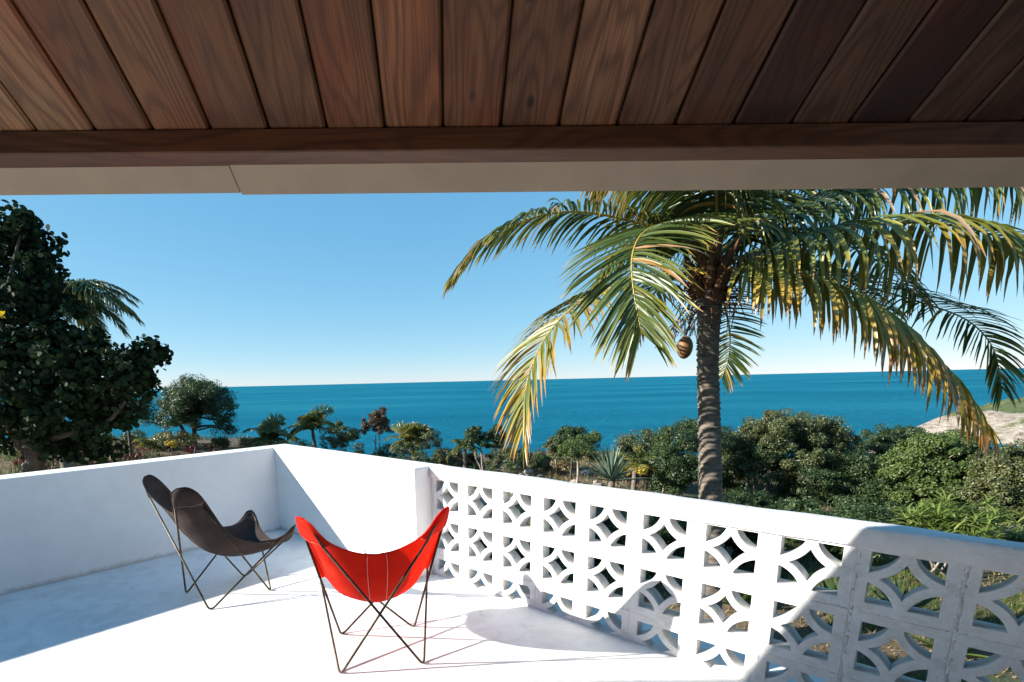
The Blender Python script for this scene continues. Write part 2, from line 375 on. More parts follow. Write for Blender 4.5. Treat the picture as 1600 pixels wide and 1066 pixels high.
# ------------------------------------------------------------------ setting: sea, ground, headland
SEA = -24.0
ring = [(0, 0, SEA)]; F = []
rads = [40, 120, 400, 1500, 6000, 20000, 45000]; seg = 64
V = [(0, 0, SEA)]
for r in rads: V += [(r * math.cos(2 * math.pi * i / seg), r * math.sin(2 * math.pi * i / seg), SEA) for i in range(seg)]
F = [(0, 1 + i, 1 + (i + 1) % seg) for i in range(seg)]
for a in range(len(rads) - 1):
    for i in range(seg):
        F.append((1 + a * seg + i, 1 + (a + 1) * seg + i, 1 + (a + 1) * seg + (i + 1) % seg, 1 + a * seg + (i + 1) % seg))
tag(obj('sea', mesh('sea', V, F, M['sea'])), kind='structure')

def sst(a, b, x):
    t = np.clip((np.asarray(x, float) - a) / (b - a), 0, 1); return t * t * (3 - 2 * t)
def wob(x, y, s=1.0):
    return (np.sin(x * 0.71 * s + 1.3) * np.cos(y * 0.53 * s + 0.4) + 0.5 * np.sin(x * 1.9 * s + y * 1.3 * s) + 0.25 * np.sin(3.7 * x * s - 2.9 * y * s + 2)) / 1.75
def ground(x, y):
    x = np.asarray(x, float); y = np.asarray(y, float)
    z = -2.25 + 1.3 * sst(-2.5, -11, x) - 0.5 * sst(6, 16, x) + 0.10 * wob(x, y)
    crest = 24.5 + 1.2 * np.sin(x * 0.21) - 1.5 * sst(8, 20, x)
    d = np.maximum(0, y - crest)
    z = z - 0.62 * d * sst(0, 6, d) - 0.0
    return np.maximum(z, SEA - 3)
xs = np.concatenate([np.linspace(-260, -40, 23), np.linspace(-38, 40, 157), np.linspace(44, 260, 23)])
ys = np.concatenate([np.linspace(-60, 0, 13), np.linspace(1, 34, 100), np.linspace(36, 80, 18)])
X, Y = np.meshgrid(xs, ys); Z = ground(X, Y)
V = np.stack([X, Y, Z], -1).reshape(-1, 3); nx = len(xs)
I = (np.arange(len(ys) - 1)[:, None] * nx + np.arange(nx - 1)[None]).ravel()
tag(obj('ground', fast_mesh('ground', V, np.stack([I, I + 1, I + 1 + nx, I + nx], 1), M['soil'], True)), kind='structure')

rng = np.random.default_rng(7)
def fbm(x, y, seed=0, octv=5):
    r = np.random.default_rng(seed); z = 0; a = 1; f = 1; s = 0
    for _ in range(octv):
        p = r.uniform(0, 6.28, 4); t = r.uniform(0, 3.14)
        u = x * math.cos(t) + y * math.sin(t); w = -x * math.sin(t) + y * math.cos(t)
        z = z + a * np.sin(u * f + p[0] + 1.7 * np.sin(w * f * 0.6 + p[1])) * np.cos(w * f * 0.9 + p[2]); s += a; a *= 0.55; f *= 2.1
    return z / s
hx = np.linspace(150, 420, 136); hy = np.linspace(120, 330, 106)
HX, HY = np.meshgrid(hx, hy)
tipd = (HX - 181 - 9 * fbm(HX * 0.03, HY * 0.03, 3)) / 26.0               # 0 at the western shore, grows inland
nd = (HY - 158 - 0.02 * (HX - 186) - 7 * fbm(HX * 0.04, HY * 0.04, 5)) / 26.0
fd = (218 - HY + 0.25 * (HX - 186) + 5 * fbm(HX * 0.05, HY * 0.05, 9)) / 14.0
e = np.minimum(np.minimum(tipd, nd), fd)
rise = sst(0, 1, e)
top = 5.5 + 3.5 * sst(188, 215, HX) + 1.6 * sst(210, 240, HX) + 0.02 * (HX - 186)
HZ = SEA - 3 + (top + 3) * rise + 1.8 * fbm(HX * 0.12, HY * 0.12, 11) * rise + 1.3 * fbm(HX * 0.45, HY * 0.45, 12) * rise
tint = np.clip(0.24 + 0.70 * sst(0.45, 1.2, np.minimum(nd, tipd * 0.8)) + 0.16 * fbm(HX * 0.25, HY * 0.25, 15, 4), 0, 1)
V = np.stack([HX, HY, HZ], -1).reshape(-1, 3); nx = len(hx)
I = (np.arange(len(hy) - 1)[:, None] * nx + np.arange(nx - 1)[None]).ravel()
tag(obj('headland', fast_mesh('headland', V, np.stack([I, I + 1, I + 1 + nx, I + nx], 1), M['headland'], True, tint.ravel())), kind='structure')

# ------------------------------------------------------------------ terrace
H1 = 0.823
fl = [W(-0.52, -0.42), W(-0.52, 7.5), W(7.0, 7.5), W(7.0, -0.42)]
V = [*fl, *[p + np.array([0, 0, -0.28]) for p in fl]]
F = [(3, 2, 1, 0), (4, 5, 6, 7), (0, 1, 5, 4), (1, 2, 6, 5), (2, 3, 7, 6), (3, 0, 4, 7)]
tag(obj('terrace_floor', mesh('terrace_floor', V, F, M['floor'])), kind='structure')
V, F = ab_box(-0.30, 6.9, -0.25, 7.4, -3.6, -0.282)
tag(obj('building_base', mesh('building_base', V, F, M['wall'])), 'white rendered storey below the terrace slab', 'building')

wall = empty('parapet_wall', W(-0.12, -0.12)); tag(wall, 'solid white rendered parapet along the left meeting a short return at the corner', 'wall')
def child(o, root):
    o.parent = root; o.matrix_parent_inverse = Matrix.Translation(-root.location) if root.rotation_euler.z == 0 else root.matrix_basis.inverted()
    return o
poly = [(0, 0), (6.9, 0), (6.9, -0.24), (-0.25, -0.24), (-0.25, 2.03), (0, 2.03)]       # (a, b) outline, one piece
n = len(poly)
V = [W(a, b, -0.05) for a, b in poly] + [W(a, b, H1) for a, b in poly]
F = [tuple(range(n)), tuple(range(2 * n - 1, n - 1, -1))] + [(i, n + i, n + (i + 1) % n, (i + 1) % n) for i in range(n)]
o = obj('rendered_masonry', mesh('rendered_masonry', V, F, M['wall'])); bevel(o, 0.007, 2); child(o, wall)

# breeze block screen
PB, PZ, DB = 0.305, 0.297, 0.076
screen = empty('breeze_block_wall', W(-0.2, 2.03)); tag(screen, 'white breeze block screen wall with ring pattern openings and a heavy white cap', 'wall')
def block_mesh():
    cu = bpy.data.curves.new('breeze_block', 'CURVE'); cu.dimensions = '2D'; cu.fill_mode = 'BOTH'
    bv = 0.003
    cu.extrude = DB / 2 - bv; cu.bevel_depth = bv; cu.bevel_resolution = 1; cu.offset = -bv
    w, h, sx, sz = 0.3042, 0.2962, 0.216, 0.212
    def poly(P):
        s = cu.splines.new('POLY'); s.points.add(len(P) - 1)
        for q, (x, y) in zip(s.points, P): q.co = (x, y, 0, 1)
        s.use_cyclic_u = True
    poly([(-w / 2, -h / 2), (w / 2, -h / 2), (w / 2, h / 2), (-w / 2, h / 2)])
    dl, ea, et = 0.18, 0.40, 0.16             # arc centres lie outside the opening's corners (fractions of its side)
    r1 = math.hypot(ea + dl, dl); r2 = math.hypot(et + dl, 0.5 + dl)
    hx_, hz_ = sx / 2, sz / 2
    def arc(ix, iz, r, t): return (ix * (hx_ - sx * (r * math.cos(t) - dl)), iz * (hz_ - sz * (r * math.sin(t) - dl)))
    for ix in (-1, 1):
        for iz in (-1, 1):
            t0 = math.asin(dl / r1)
            poly([(ix * hx_, iz * hz_)] + [arc(ix, iz, r1, t) for t in np.linspace(t0, math.pi / 2 - t0, 9)])
    P = []
    for ix, iz in ((1, 1), (-1, 1), (-1, -1), (1, -1)):
        t0 = math.atan2(et + dl, 0.5 + dl); t1 = math.pi / 2 - t0
        ts = np.linspace(t0, t1, 7)
        if ix * iz < 0: ts = ts[::-1]
        for t in ts[:-1]: P.append(arc(ix, iz, r2, t))
    ang = [math.atan2(y, x) for x, y in P]
    P = [p for _, p in sorted(zip(ang, P))]
    poly(P)
    tmp = bpy.data.objects.new('tmp', cu); COL.objects.link(tmp)
    dg = bpy.context.evaluated_depsgraph_get(); me = bpy.data.meshes.new_from_object(tmp.evaluated_get(dg))
    bpy.data.objects.remove(tmp); me.name = 'breeze_block'
    me.materials.clear(); me.materials.append(M['block'])
    return me
bm_ = block_mesh()
brot = Matrix(((BV[0], 0, AV[0], 0), (BV[1], 0, AV[1], 0), (0, 1, 0, 0), (0, 0, 0, 1)))
rb = random.Random(3)
NC = 13
for r_ in range(3):
    zc = 0.4705 + PZ / 2 - r_ * PZ
    for c_ in range(NC):
        o = obj('breeze_block', bm_, screen)
        p = W(-0.1575 - DB / 2 + rb.uniform(-0.0015, 0.0015), 2.036 + PB * (c_ + 0.5), zc) - np.array(screen.location)
        o.matrix_parent_inverse = Matrix.Identity(4)
        o.matrix_basis = Matrix.Translation(Vector(p)) @ brot @ Matrix.Rotation(rb.uniform(-0.004, 0.004), 4, 'Z')
rm_ = np.random.default_rng(17)
def smear(p0, p1, wmin, wmax, a_front):
    """ragged strip of mortar along a joint, front face a little proud of the blocks; p = (b, z)"""
    n_ = max(4, int(np.hypot(p1[0] - p0[0], p1[1] - p0[1]) / 0.012)); hor = abs(p1[0] - p0[0]) > abs(p1[1] - p0[1]); V = []; F = []
    for i_ in range(n_ + 1):
        t = i_ / n_; b_, z_ = p0[0] + (p1[0] - p0[0]) * t, p0[1] + (p1[1] - p0[1]) * t
        e0, e1 = rm_.uniform(wmin, wmax, 2); af = a_front + rm_.uniform(-0.0012, 0.0008)
        for e_, a_ in ((-e0, -0.1620), (-e0 * 0.75, af), (0.0, af - 0.0012), (e1 * 0.75, af), (e1, -0.1620)):
            V.append(W(a_, b_ + (0 if hor else e_), z_ + (e_ if hor else 0)))
    for i_ in range(n_):
        for j_ in range(4): q = i_ * 5 + j_; F.append((q, q + 1, q + 6, q + 5))
    return V, F
for c_ in range(NC + 1):
    b = 2.036 + PB * c_
    mb = MB(); V, F = smear((b, -0.02), (b, 0.736), 0.008, 0.019, -0.1566); mb.add(V, F)
    child(mb.build('mortar', M['mortar'], None, True), screen)
for r_ in (1, 2):
    z = 0.4705 - PZ * (r_ - 1); mb = MB()
    for c_ in range(NC):
        b = 2.036 + PB * c_; V, F = smear((b + 0.02, z), (b + PB - 0.02, z), 0.004, 0.010, -0.1569); mb.add(V, F)
    child(mb.build('mortar', M['mortar'], None, True), screen)
prof = [(-0.144, 0.737), (-0.140, 0.741), (-0.139, 0.780), (-0.1395, 0.806), (-0.1425, 0.8155), (-0.149, 0.8215), (-0.158, 0.823), (-0.20, 0.8235), (-0.246, 0.823), (-0.256, 0.819), (-0.260, 0.808), (-0.260, 0.737)]
nseg = 60; V = []; F = []; npf = len(prof)
for i in range(nseg + 1):
    b = 2.033 + (6.0 - 2.033) * i / nseg
    for j, (a, z) in enumerate(prof):
        V.append(W(a + 0.0022 * math.sin(b * 5.1 + j) * (0.5 + 0.5 * math.sin(b * 2.3)), b, z + 0.0022 * math.sin(b * 7.3 + 0.8 * j) + 0.0012 * math.sin(b * 19 + j)))
for i in range(nseg):
    for j in range(npf):
        F.append((i * npf + j, i * npf + (j + 1) % npf, (i + 1) * npf + (j + 1) % npf, (i + 1) * npf + j))
F += [tuple(range(npf))[::-1], tuple(nseg * npf + j for j in range(npf))]
child(obj('coping', mesh('coping', V, F, M['cap'], True)), screen)

# ------------------------------------------------------------------ porch roof over the camera
E_ = nrm([1, -0.003, -0.0135]); D_ = np.array([0.016, -0.849, 0.528]); D_ = nrm(D_ - E_ * (D_ @ E_)); N_ = np.cross(E_, -D_); N_ = N_ if N_[2] > 0 else -N_
RM = Matrix(((E_[0], D_[0], N_[0], 0.0), (E_[1], D_[1], N_[1], 1.58), (E_[2], D_[2], N_[2], 1.944), (0, 0, 0, 1)))
roof = empty('porch_roof'); roof.matrix_world = RM
tag(roof, 'low timber porch roof of dark pine boards on a beam with a painted eave', 'roof')
RX0, RX1, RS = -8.0, 4.6, 5.2
# groove position: ceiling groove passes x = 0.0139 at y = 1.4244
g0 = Vector((0.0139, 1.4244, 2.041)); gl = RM.inverted() @ g0
pit = 0.1445
def board_mesh(s0, s1):
    w = pit / 2 - 0.0032; c = 0.006; t = 0.022
    P = [(-w, t), (-w, c), (-w + c, 0), (w - c, 0), (w, c), (w, t)]
    V = [(x, s0, z) for x, z in P] + [(x, s1, z) for x, z in P]; n = len(P)
    F = [tuple(range(n)), tuple(range(2 * n - 1, n - 1, -1))] + [(i, n + i, n + (i + 1) % n, (i + 1) % n) for i in range(n)]
    return mesh('ceiling_board', V, F, M['board'])
bme = board_mesh(0.035, RS)
i0 = int((RX0 - gl.x) / pit); i1 = int((RX1 - gl.x) / pit)
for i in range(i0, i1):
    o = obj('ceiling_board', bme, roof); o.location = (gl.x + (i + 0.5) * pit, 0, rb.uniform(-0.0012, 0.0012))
    xx = o.location.x; tn_ = float(np.interp(xx, [-0.9, -0.3, 0.3, 0.9, 1.6], [1.65, 1.45, 1.0, 0.42, 0.26])) * rb.uniform(0.8, 1.2)   # fading light put into board colour towards the right, over darker, redder stain
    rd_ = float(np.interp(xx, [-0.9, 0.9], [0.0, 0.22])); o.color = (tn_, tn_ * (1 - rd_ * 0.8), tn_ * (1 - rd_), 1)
V, F = box_vf(RX0, RX1, 0.088, RS, 0.0235, 0.05); obj('roof_deck', mesh('roof_deck', V, F, M['deck']), roof)
V, F = box_vf(RX0 - 0.05, RX1 + 0.05, 0.125, RS, 0.052, 0.072); obj('roof_covering', mesh('roof_covering', V, F, M['roofing']), roof)
# beam: upright in the world, so build from world corners
def world_prism(name, yz, x0, x1, mat, parent, div=1):
    n = len(yz); V = []; F = []
    inv = np.array(RM.inverted())
    for i in range(div + 1):
        x = x0 + (x1 - x0) * i / div
        for y, z in yz:
            p = np.array([x, y + x * E_[1], z + x * E_[2], 1]); V.append((inv @ p)[:3])
    for i in range(div): F += [(i * n + j, i * n + (j + 1) % n, (i + 1) * n + (j + 1) % n, (i + 1) * n + j) for j in range(n)]
    F += [tuple(range(n))[::-1], tuple(div * n + j for j in range(n))]
    return obj(name, mesh(name, V, F, mat), parent)
def cz(y): return 1.944 + 0.622 * (1.58 - y)
k = M['beam'].copy(); k.name = 'beam_pine_lengthwise'
for nd_ in k.node_tree.nodes:
    if nd_.type == 'MAPPING' and tuple(nd_.inputs['Scale'].default_value) == (1.0, 1.0, 1.0): nd_.inputs['Rotation'].default_value = (0, 0, math.pi / 2); break
bo = world_prism('beam', [(1.428, 1.982), (1.505, 1.979), (1.505, cz(1.505) - 0.003), (1.428, cz(1.428) - 0.003)], RX0, RX1, k, roof)
bevel(bo, 0.003, 1)
jx = (RM.inverted() @ Vector(at(368, 280, 1.54))).x
def soffit(x0, x1, s0, dn, skew0=0, skew1=0):
    P = [(x0, s0), (x1, s0), (x1 + skew1, 0.095), (x0 + skew0, 0.095)]
    V = [(x, s, -dn - 0.010) for x, s in P] + [(x, s, -dn) for x, s in P]
    F = [(0, 3, 2, 1), (4, 5, 6, 7), (0, 1, 5, 4), (1, 2, 6, 5), (2, 3, 7, 6), (3, 0, 4, 7)]
    return bevel(obj('eave_panel', mesh('eave_panel', V, F, M['soffit']), roof), 0.0015, 1)
soffit(RX0, jx - 0.0012, 0.003, 0.0015)
soffit(jx + 0.0012, RX1, -0.001, 0.0035)
V, F = box_vf(-5.0, 5.0, -2.55, -2.3, -0.02, 4.8)
V, F = box_vf(-5.0, 5.0, -2.55, -2.3, -0.02, 4.8)
tag(obj('unseen_house_wall', mesh('unseen_house_wall', V, F, M['beam'])), 'unseen house wall carrying the porch roof, dark timber chosen to dim the ceiling', 'house')  # out-of-view wall, given dark timber to cut bounce light onto the ceiling

# ------------------------------------------------------------------ butterfly chairs
FB = 0.212
# half outline of the canvas sling: back edge, side edge, front edge and centre line (x across, y forward, z up)
SB = [(0, -.305, .64), (.075, -.311, .652), (.145, -.325, .682), (.205, -.342, .722), (.245, -.358, .770), (.276, -.360, .815), (.308, -.340, .840)]
SS = [(.308, -.340, .840), (.342, -.293, .842), (.352, -.245, .803), (.340, -.205, .742), (.314, -.157, .655), (.292, -.10, .55), (.280, -.02, .455), (.280, .08, .405), (.292, .17, .385), (.312, .240, .392), (.335, .298, .420), (.345, .340, .458)]
SF = [(.345, .340, .458), (.336, .374, .466), (.306, .386, .438), (.270, .385, .395), (.215, .372, .358), (.12, .356, .325), (0, .345, .305)]
SCN = [(0, -.305, .64), (0, -.235, .485), (0, -.13, .345), (0, 0, .268), (0, .13, .245), (0, .25, .262), (0, .345, .305)]
def resample(P, n):
    Q = catmull(P, 200); d = np.concatenate([[0], np.cumsum(np.linalg.norm(np.diff(Q, axis=0), axis=1))]); t = np.linspace(0, d[-1], n)
    return np.stack([np.interp(t, d, Q[:, i]) for i in range(3)], 1)
GN = 44
def sling_grid(n=GN):
    mir = np.array([-1, 1, 1.0]); h = n // 2 + 1
    b = resample(SB, h); back = np.vstack([b[::-1] * mir, b[1:]])
    f = resample(SF, h)[::-1]; front = np.vstack([f[::-1] * mir, f[1:]])
    Rr = resample(SS, n + 1); Ll = Rr * mir; Cc = resample(SCN, n + 1)
    U = np.linspace(0, 1, n + 1)[None, :, None]; Vv = np.linspace(0, 1, n + 1)[:, None, None]
    G = (1 - Vv) * back[None] + Vv * front[None] + (1 - U) * Ll[:, None] + U * Rr[:, None] - ((1 - U) * (1 - Vv) * back[0] + U * (1 - Vv) * back[-1] + (1 - U) * Vv * front[0] + U * Vv * front[-1])
    dl = Cc - G[:, n // 2]
    return G + dl[:, None] * (4 * U * (1 - U)) ** 1.5
SG = sling_grid()
def sling(u, v, off=0.0):
    x = (u + 1) / 2 * GN; y = (v + 1) / 2 * GN; i = min(int(x), GN - 1); j = min(int(y), GN - 1); a = x - i; b = y - j
    p = (SG[j, i] * (1 - a) + SG[j, i + 1] * a) * (1 - b) + (SG[j + 1, i] * (1 - a) + SG[j + 1, i + 1] * a) * b
    du = SG[j, i + 1] - SG[j, i]; dv = SG[j + 1, i] - SG[j, i]; nn = nrm(np.cross(du, dv))
    return p + nn * off
TB = [np.array(q) for q in ((.236, -.343, .705), (.262, -.352, .765), (.296, -.333, .808), (.325, -.290, .806), (.333, -.247, .762), (.322, -.215, .715))]
TF = [np.array(q) for q in ((.258, .372, .380), (.290, .376, .420), (.322, .366, .446), (.334, .338, .440), (.325, .300, .408), (.313, .262, .380))]
def tip_end(sx, back, own):
    t = (TB if back else TF)[0 if own else -1]; return t * np.array([sx, 1, 1])
def foot(sx, sy): return np.array([sx * FB, sy * FB, 0.008])
def chair(name, label, cx, cy, rz, canvas, thread, seedv):
    c = empty(name, (cx, cy, 0), rz); tag(c, label, 'chair', 'butterfly chairs on the white terrace')
    n = GN; V = SG.copy(); F = []
    ii, jj = np.meshgrid(np.linspace(-1, 1, n + 1), np.linspace(-1, 1, n + 1))
    V[..., 2] += 0.0035 * fbm(ii * 5, jj * 4, seedv, 4) * (1 - ii ** 6) * (1 - jj ** 6)
    V[..., 1] += 0.002 * fbm(ii * 6, jj * 5, seedv + 1, 3)
    for j in range(n):
        for i in range(n):
            a = j * (n + 1) + i; F.append((a, a + 1, a + n + 2, a + n + 1))
    s = obj('sling_seat', mesh('sling_seat', V.reshape(-1, 3), F, canvas, True), c)
    so_ = s.modifiers.new('thick', 'SOLIDIFY'); so_.thickness = 0.004; so_.offset = 0
    ss = s.modifiers.new('sub', 'SUBSURF'); ss.levels = 1; ss.render_levels = 1
    us = np.linspace(-1, 1, n + 1)
    edge = [(u, -1) for u in us] + [(1, v) for v in us[1:]] + [(u, 1) for u in us[::-1][1:]] + [(-1, v) for v in us[::-1][1:-1]]
    P = np.array([sling(u, v) for u, v in edge]); P = np.vstack([P, P[:1]])
    MB().tube(P, 0.0040, 5).build('hem', canvas, s)
    for sx in (-0.11, 0.11):
        P = np.array([sling(sx, v, -0.0036) for v in np.linspace(-0.99, 0.99, 60)]); MB().tube(P, 0.0011, 4).build('seam', thread, s)
    # canvas pockets sewn over the rod loops, on the outer side
    m = 12
    for sx in (-1, 1):
        for vb in (-1, 1):
            V = []; F = []
            for a in range(m + 1):
                for b in range(m + 1):
                    fu, fv = a / m, b / m                                  # 0 at the tip edges, 1 at the free edge
                    u = sx * (1 - 0.44 * fu * (1 - 0.35 * fv)); v = vb * (1 - 0.40 * fv * (1 - 0.55 * fu * fu))
                    bl = 0.018 * min(1, fu * 5, fv * 5) ** 0.6
                    V.append(sling(u, v, -bl if bl > 0 else 0.0))
            for a in range(m):
                for b in range(m):
                    q = a * (m + 1) + b; F.append((q, q + 1, q + m + 2, q + m + 1))
            pk = obj('pocket', mesh('pocket', V, F, canvas, True), s)
            so2 = pk.modifiers.new('thick', 'SOLIDIFY'); so2.thickness = 0.0025; so2.offset = 0
            P = np.array([V[m * (m + 1) + b] for b in range(m + 1)] + [V[a * (m + 1) + m] for a in range(m - 1, -1, -1)])
            MB().tube(P, 0.0016, 4).build('seam', thread, s)
    rr = 0.0062
    for sx in (-1, 1):
        for sy in (-1, 1):
            f = foot(sx, sy); back = sy < 0
            t1 = tip_end(-sx, back, True); t2 = tip_end(sx, not back, False)
            d1, d2 = nrm(t1 - f), nrm(t2 - f); cr = 0.042
            arc = [f + d1 * cr * (1 - t) ** 2 + d2 * cr * t ** 2 for t in np.linspace(0, 1, 7)]
            low = min(q[2] for q in arc); arc = [q + np.array([0, 0, rr - low]) for q in arc]
            MB().tube(np.array([t1, *arc, t2]), rr, 8).build('frame_rod', M['rod'], c)
        for T_ in (TB, TF):
            P = catmull([q * np.array([sx, 1, 1]) for q in T_], 15)
            MB().tube(P, rr, 7).build('rod_loop', M['rod'], c)
    return c
chair('butterfly_chair', 'bright red canvas butterfly chair standing in full sun, its back turned', -0.380, 2.56, math.atan2(0.175, 0.985), M['red'], M['thread_red'], 3)
DC = W(1.04, 1.18)
fw = -AV
chair('butterfly_chair', 'dark charcoal canvas butterfly chair in the shade of the left parapet', DC[0], DC[1], math.atan2(-fw[0], fw[1]), M['brown'], M['thread_brown'], 8)
#PLANTS
# ------------------------------------------------------------------ plants
def leaf_faces(C_, Nn, L, Wd, rg, fold=0.18, ax=None):
    """one folded diamond leaf (2 triangles) per centre; Nn are leaf normals"""
    n = len(C_)
    t = rg.normal(size=(n, 3)) if ax is None else ax
    t = t - Nn * np.sum(t * Nn, 1)[:, None]; t /= np.linalg.norm(t, axis=1)[:, None] + 1e-9
    b = np.cross(Nn, t)
    L = L * rg.uniform(0.7, 1.25, n)[:, None]; Wd = Wd * rg.uniform(0.75, 1.2, n)[:, None]
    V = np.empty((n, 4, 3))
    V[:, 0] = C_ - t * L * 0.5; V[:, 2] = C_ + t * L * 0.5
    V[:, 1] = C_ + b * Wd * 0.5 + Nn * Wd * fold - t * L * 0.06; V[:, 3] = C_ - b * Wd * 0.5 + Nn * Wd * fold - t * L * 0.06
    k = np.arange(n)[:, None] * 4
    F = np.concatenate([k + np.array([[0, 1, 2]]), k + np.array([[0, 2, 3]])], 0)
    return V.reshape(-1, 3), F
def unit(rg, n):
    v = rg.normal(size=(n, 3)); return v / np.linalg.norm(v, axis=1)[:, None]
def clumps(lobes, per, rg, shell=0.55, low=-0.55):
    """clump centres near the skin of the crown's lobes"""
    P = []; O = []
    for (c, r), m in zip(lobes, per):
        d = unit(rg, m * 3); d = d[d[:, 2] > low][:m]
        rad = rg.uniform(shell, 1.06, len(d))
        P.append(np.array(c) + d * np.array(r) * rad[:, None]); O.append(d)
    return np.vstack(P), np.vstack(O)
def crown_mesh(lobes, nclump, nleaf, rc, L, Wd, mat, seed, low=-0.55, up=0.35):
    rg = np.random.default_rng(seed)
    vol = np.array([r[0] * r[2] for _, r in lobes]); per = np.maximum(3, (nclump * vol / vol.sum()).astype(int))
    P, O = clumps(lobes, per, rg, low=low)
    m = max(4, nleaf // len(P))
    cen = np.repeat(P, m, 0); out = np.repeat(O, m, 0)
    d = unit(rg, len(cen)); rr = rc * rg.uniform(0.15, 1, len(cen)) ** 0.5
    sc = rg.uniform(0.6, 1.35, len(P)); rr = rr * np.repeat(sc, m)
    pos = cen + d * rr[:, None] * np.array([1, 1, 0.75])
    nn = d * 0.7 + out * 0.4 + np.array([0, 0, up]) + 0.7 * rg.normal(size=d.shape); nn /= np.linalg.norm(nn, axis=1)[:, None]
    V, F = leaf_faces(pos, nn, L, Wd, rg)
    return fast_mesh('crown', V, F, mat), P
def limb(mb, a, b, r0, r1, rg, sag=0.12, k=5, n=6):
    a = np.asarray(a, float); b = np.asarray(b, float); d = np.linalg.norm(b - a)
    m1 = a + (b - a) * 0.35 + rg.normal(size=3) * d * sag * 0.6 + np.array([0, 0, d * 0.05]); m2 = a + (b - a) * 0.7 + rg.normal(size=3) * d * sag * 0.5
    mb.tube(catmull([a, m1, m2, b], n), np.linspace(r0, r1, n), k)
def pxm(Y): return Y * 1.02 / FOC                       # metres per photo pixel at depth Y
TWIG = 2.2
def tree(name, label, lobes_px, Y, stems_px, mat, bark, cat='tree', nclump=60, nleaf=6000, rc=0.28, L=0.088, Wd=0.044, r0=0.05, seed=1, group=None, depth=1.0, low=-0.55, nlimb=14, gz=None):
    """lobes in photo pixels (x, y, rx, ry, dY) at depth Y; stems: pixel x at the foot"""
    rg = np.random.default_rng(seed); lobes = []; nleaf = int(nleaf * 3.2); nclump = int(nclump * 1.6); rc *= 0.92; L *= 0.74; Wd *= 0.78
    for (x, y, rx, ry, dy) in lobes_px:
        Yl = Y + dy; k = pxm(Yl); lobes.append((at(x, y, Yl), (rx * k, rx * k * depth, ry * k)))
    cen = np.mean([c for c, _ in lobes], 0)
    bx = at(stems_px[0], 700, Y)[0]; bz = float(ground(bx, Y)) - 0.05 if gz is None else gz
    base = np.array([bx, Y, bz])
    root = empty(name, base); tag(root, label, cat, group)
    me, P = crown_mesh(lobes, nclump, nleaf, rc, L, Wd, mat, seed, low)
    me.transform(Matrix.Translation(-Vector(base))); obj('crown', me, root)
    mb = MB(); forks = []
    for i, sx in enumerate(stems_px):
        fx = at(sx, 700, Y)[0]; f = np.array([fx - bx, rg.uniform(-0.15, 0.15) if i else 0, float(ground(fx, Y)) - 0.05 - bz if gz is None else 0])
        tgt = lobes[i % len(lobes)][0] - base; top = f + (tgt - f) * np.array([0.7, 0.7, 0.78])
        limb(mb, f, top, r0, r0 * 0.6, rg, 0.05, 7, 8); forks.append(top); forks.append(f + (top - f) * 0.6)
    for j in rg.choice(len(P), min(int(nlimb * TWIG), len(P)), replace=False):
        p = P[j] - base; f = min(forks, key=lambda q: np.linalg.norm(q - p)); limb(mb, f, p * 1.0, r0 * 0.5, r0 * 0.2, rg, 0.17, 4, 6)
    mb.build('trunk', bark, root)
    return root

# ---- palm fronds
def leaflet_strip(o, d0, L, wd, Nn, droop, rg, K=6, Tw=None):
    """points of one folded, drooping leaflet: (K+1)*3 vertices"""
    pos = [o]; dr = []
    g0 = droop * rg.uniform(0.8, 1.2)
    for j in range(K):
        g = min(0.97, g0 * ((j + 0.5) / K) ** 0.75)
        d = nrm(d0 * (1 - g) + np.array([0, 0, -1.0]) * g + rg.normal(size=3) * 0.025); dr.append(d); pos.append(pos[-1] + d * L / K)
    dr.append(dr[-1])
    prof = np.interp(np.linspace(0, 1, K + 1), [0, 0.12, 0.45, 0.8, 1.0], [0.45, 0.9, 1.0, 0.62, 0.06]) * wd
    V = []
    for p, d, w in zip(pos, dr, prof):
        s = Tw - d * (Tw @ d); l = np.linalg.norm(s); s = s / l if l > 0.15 else nrm(np.cross(d, Nn)); u = np.cross(s, d); u = u if u @ Nn > -0.1 else -u
        V += [p - s * w * 0.5 + u * w * 0.22, p, p + s * w * 0.5 + u * w * 0.22]
    return np.array(V)
def strip_faces(K, off):
    F = []
    for j in range(K):
        a = off + j * 3; F += [(a, a + 3, a + 4, a + 1), (a + 1, a + 4, a + 5, a + 2)]
    return F
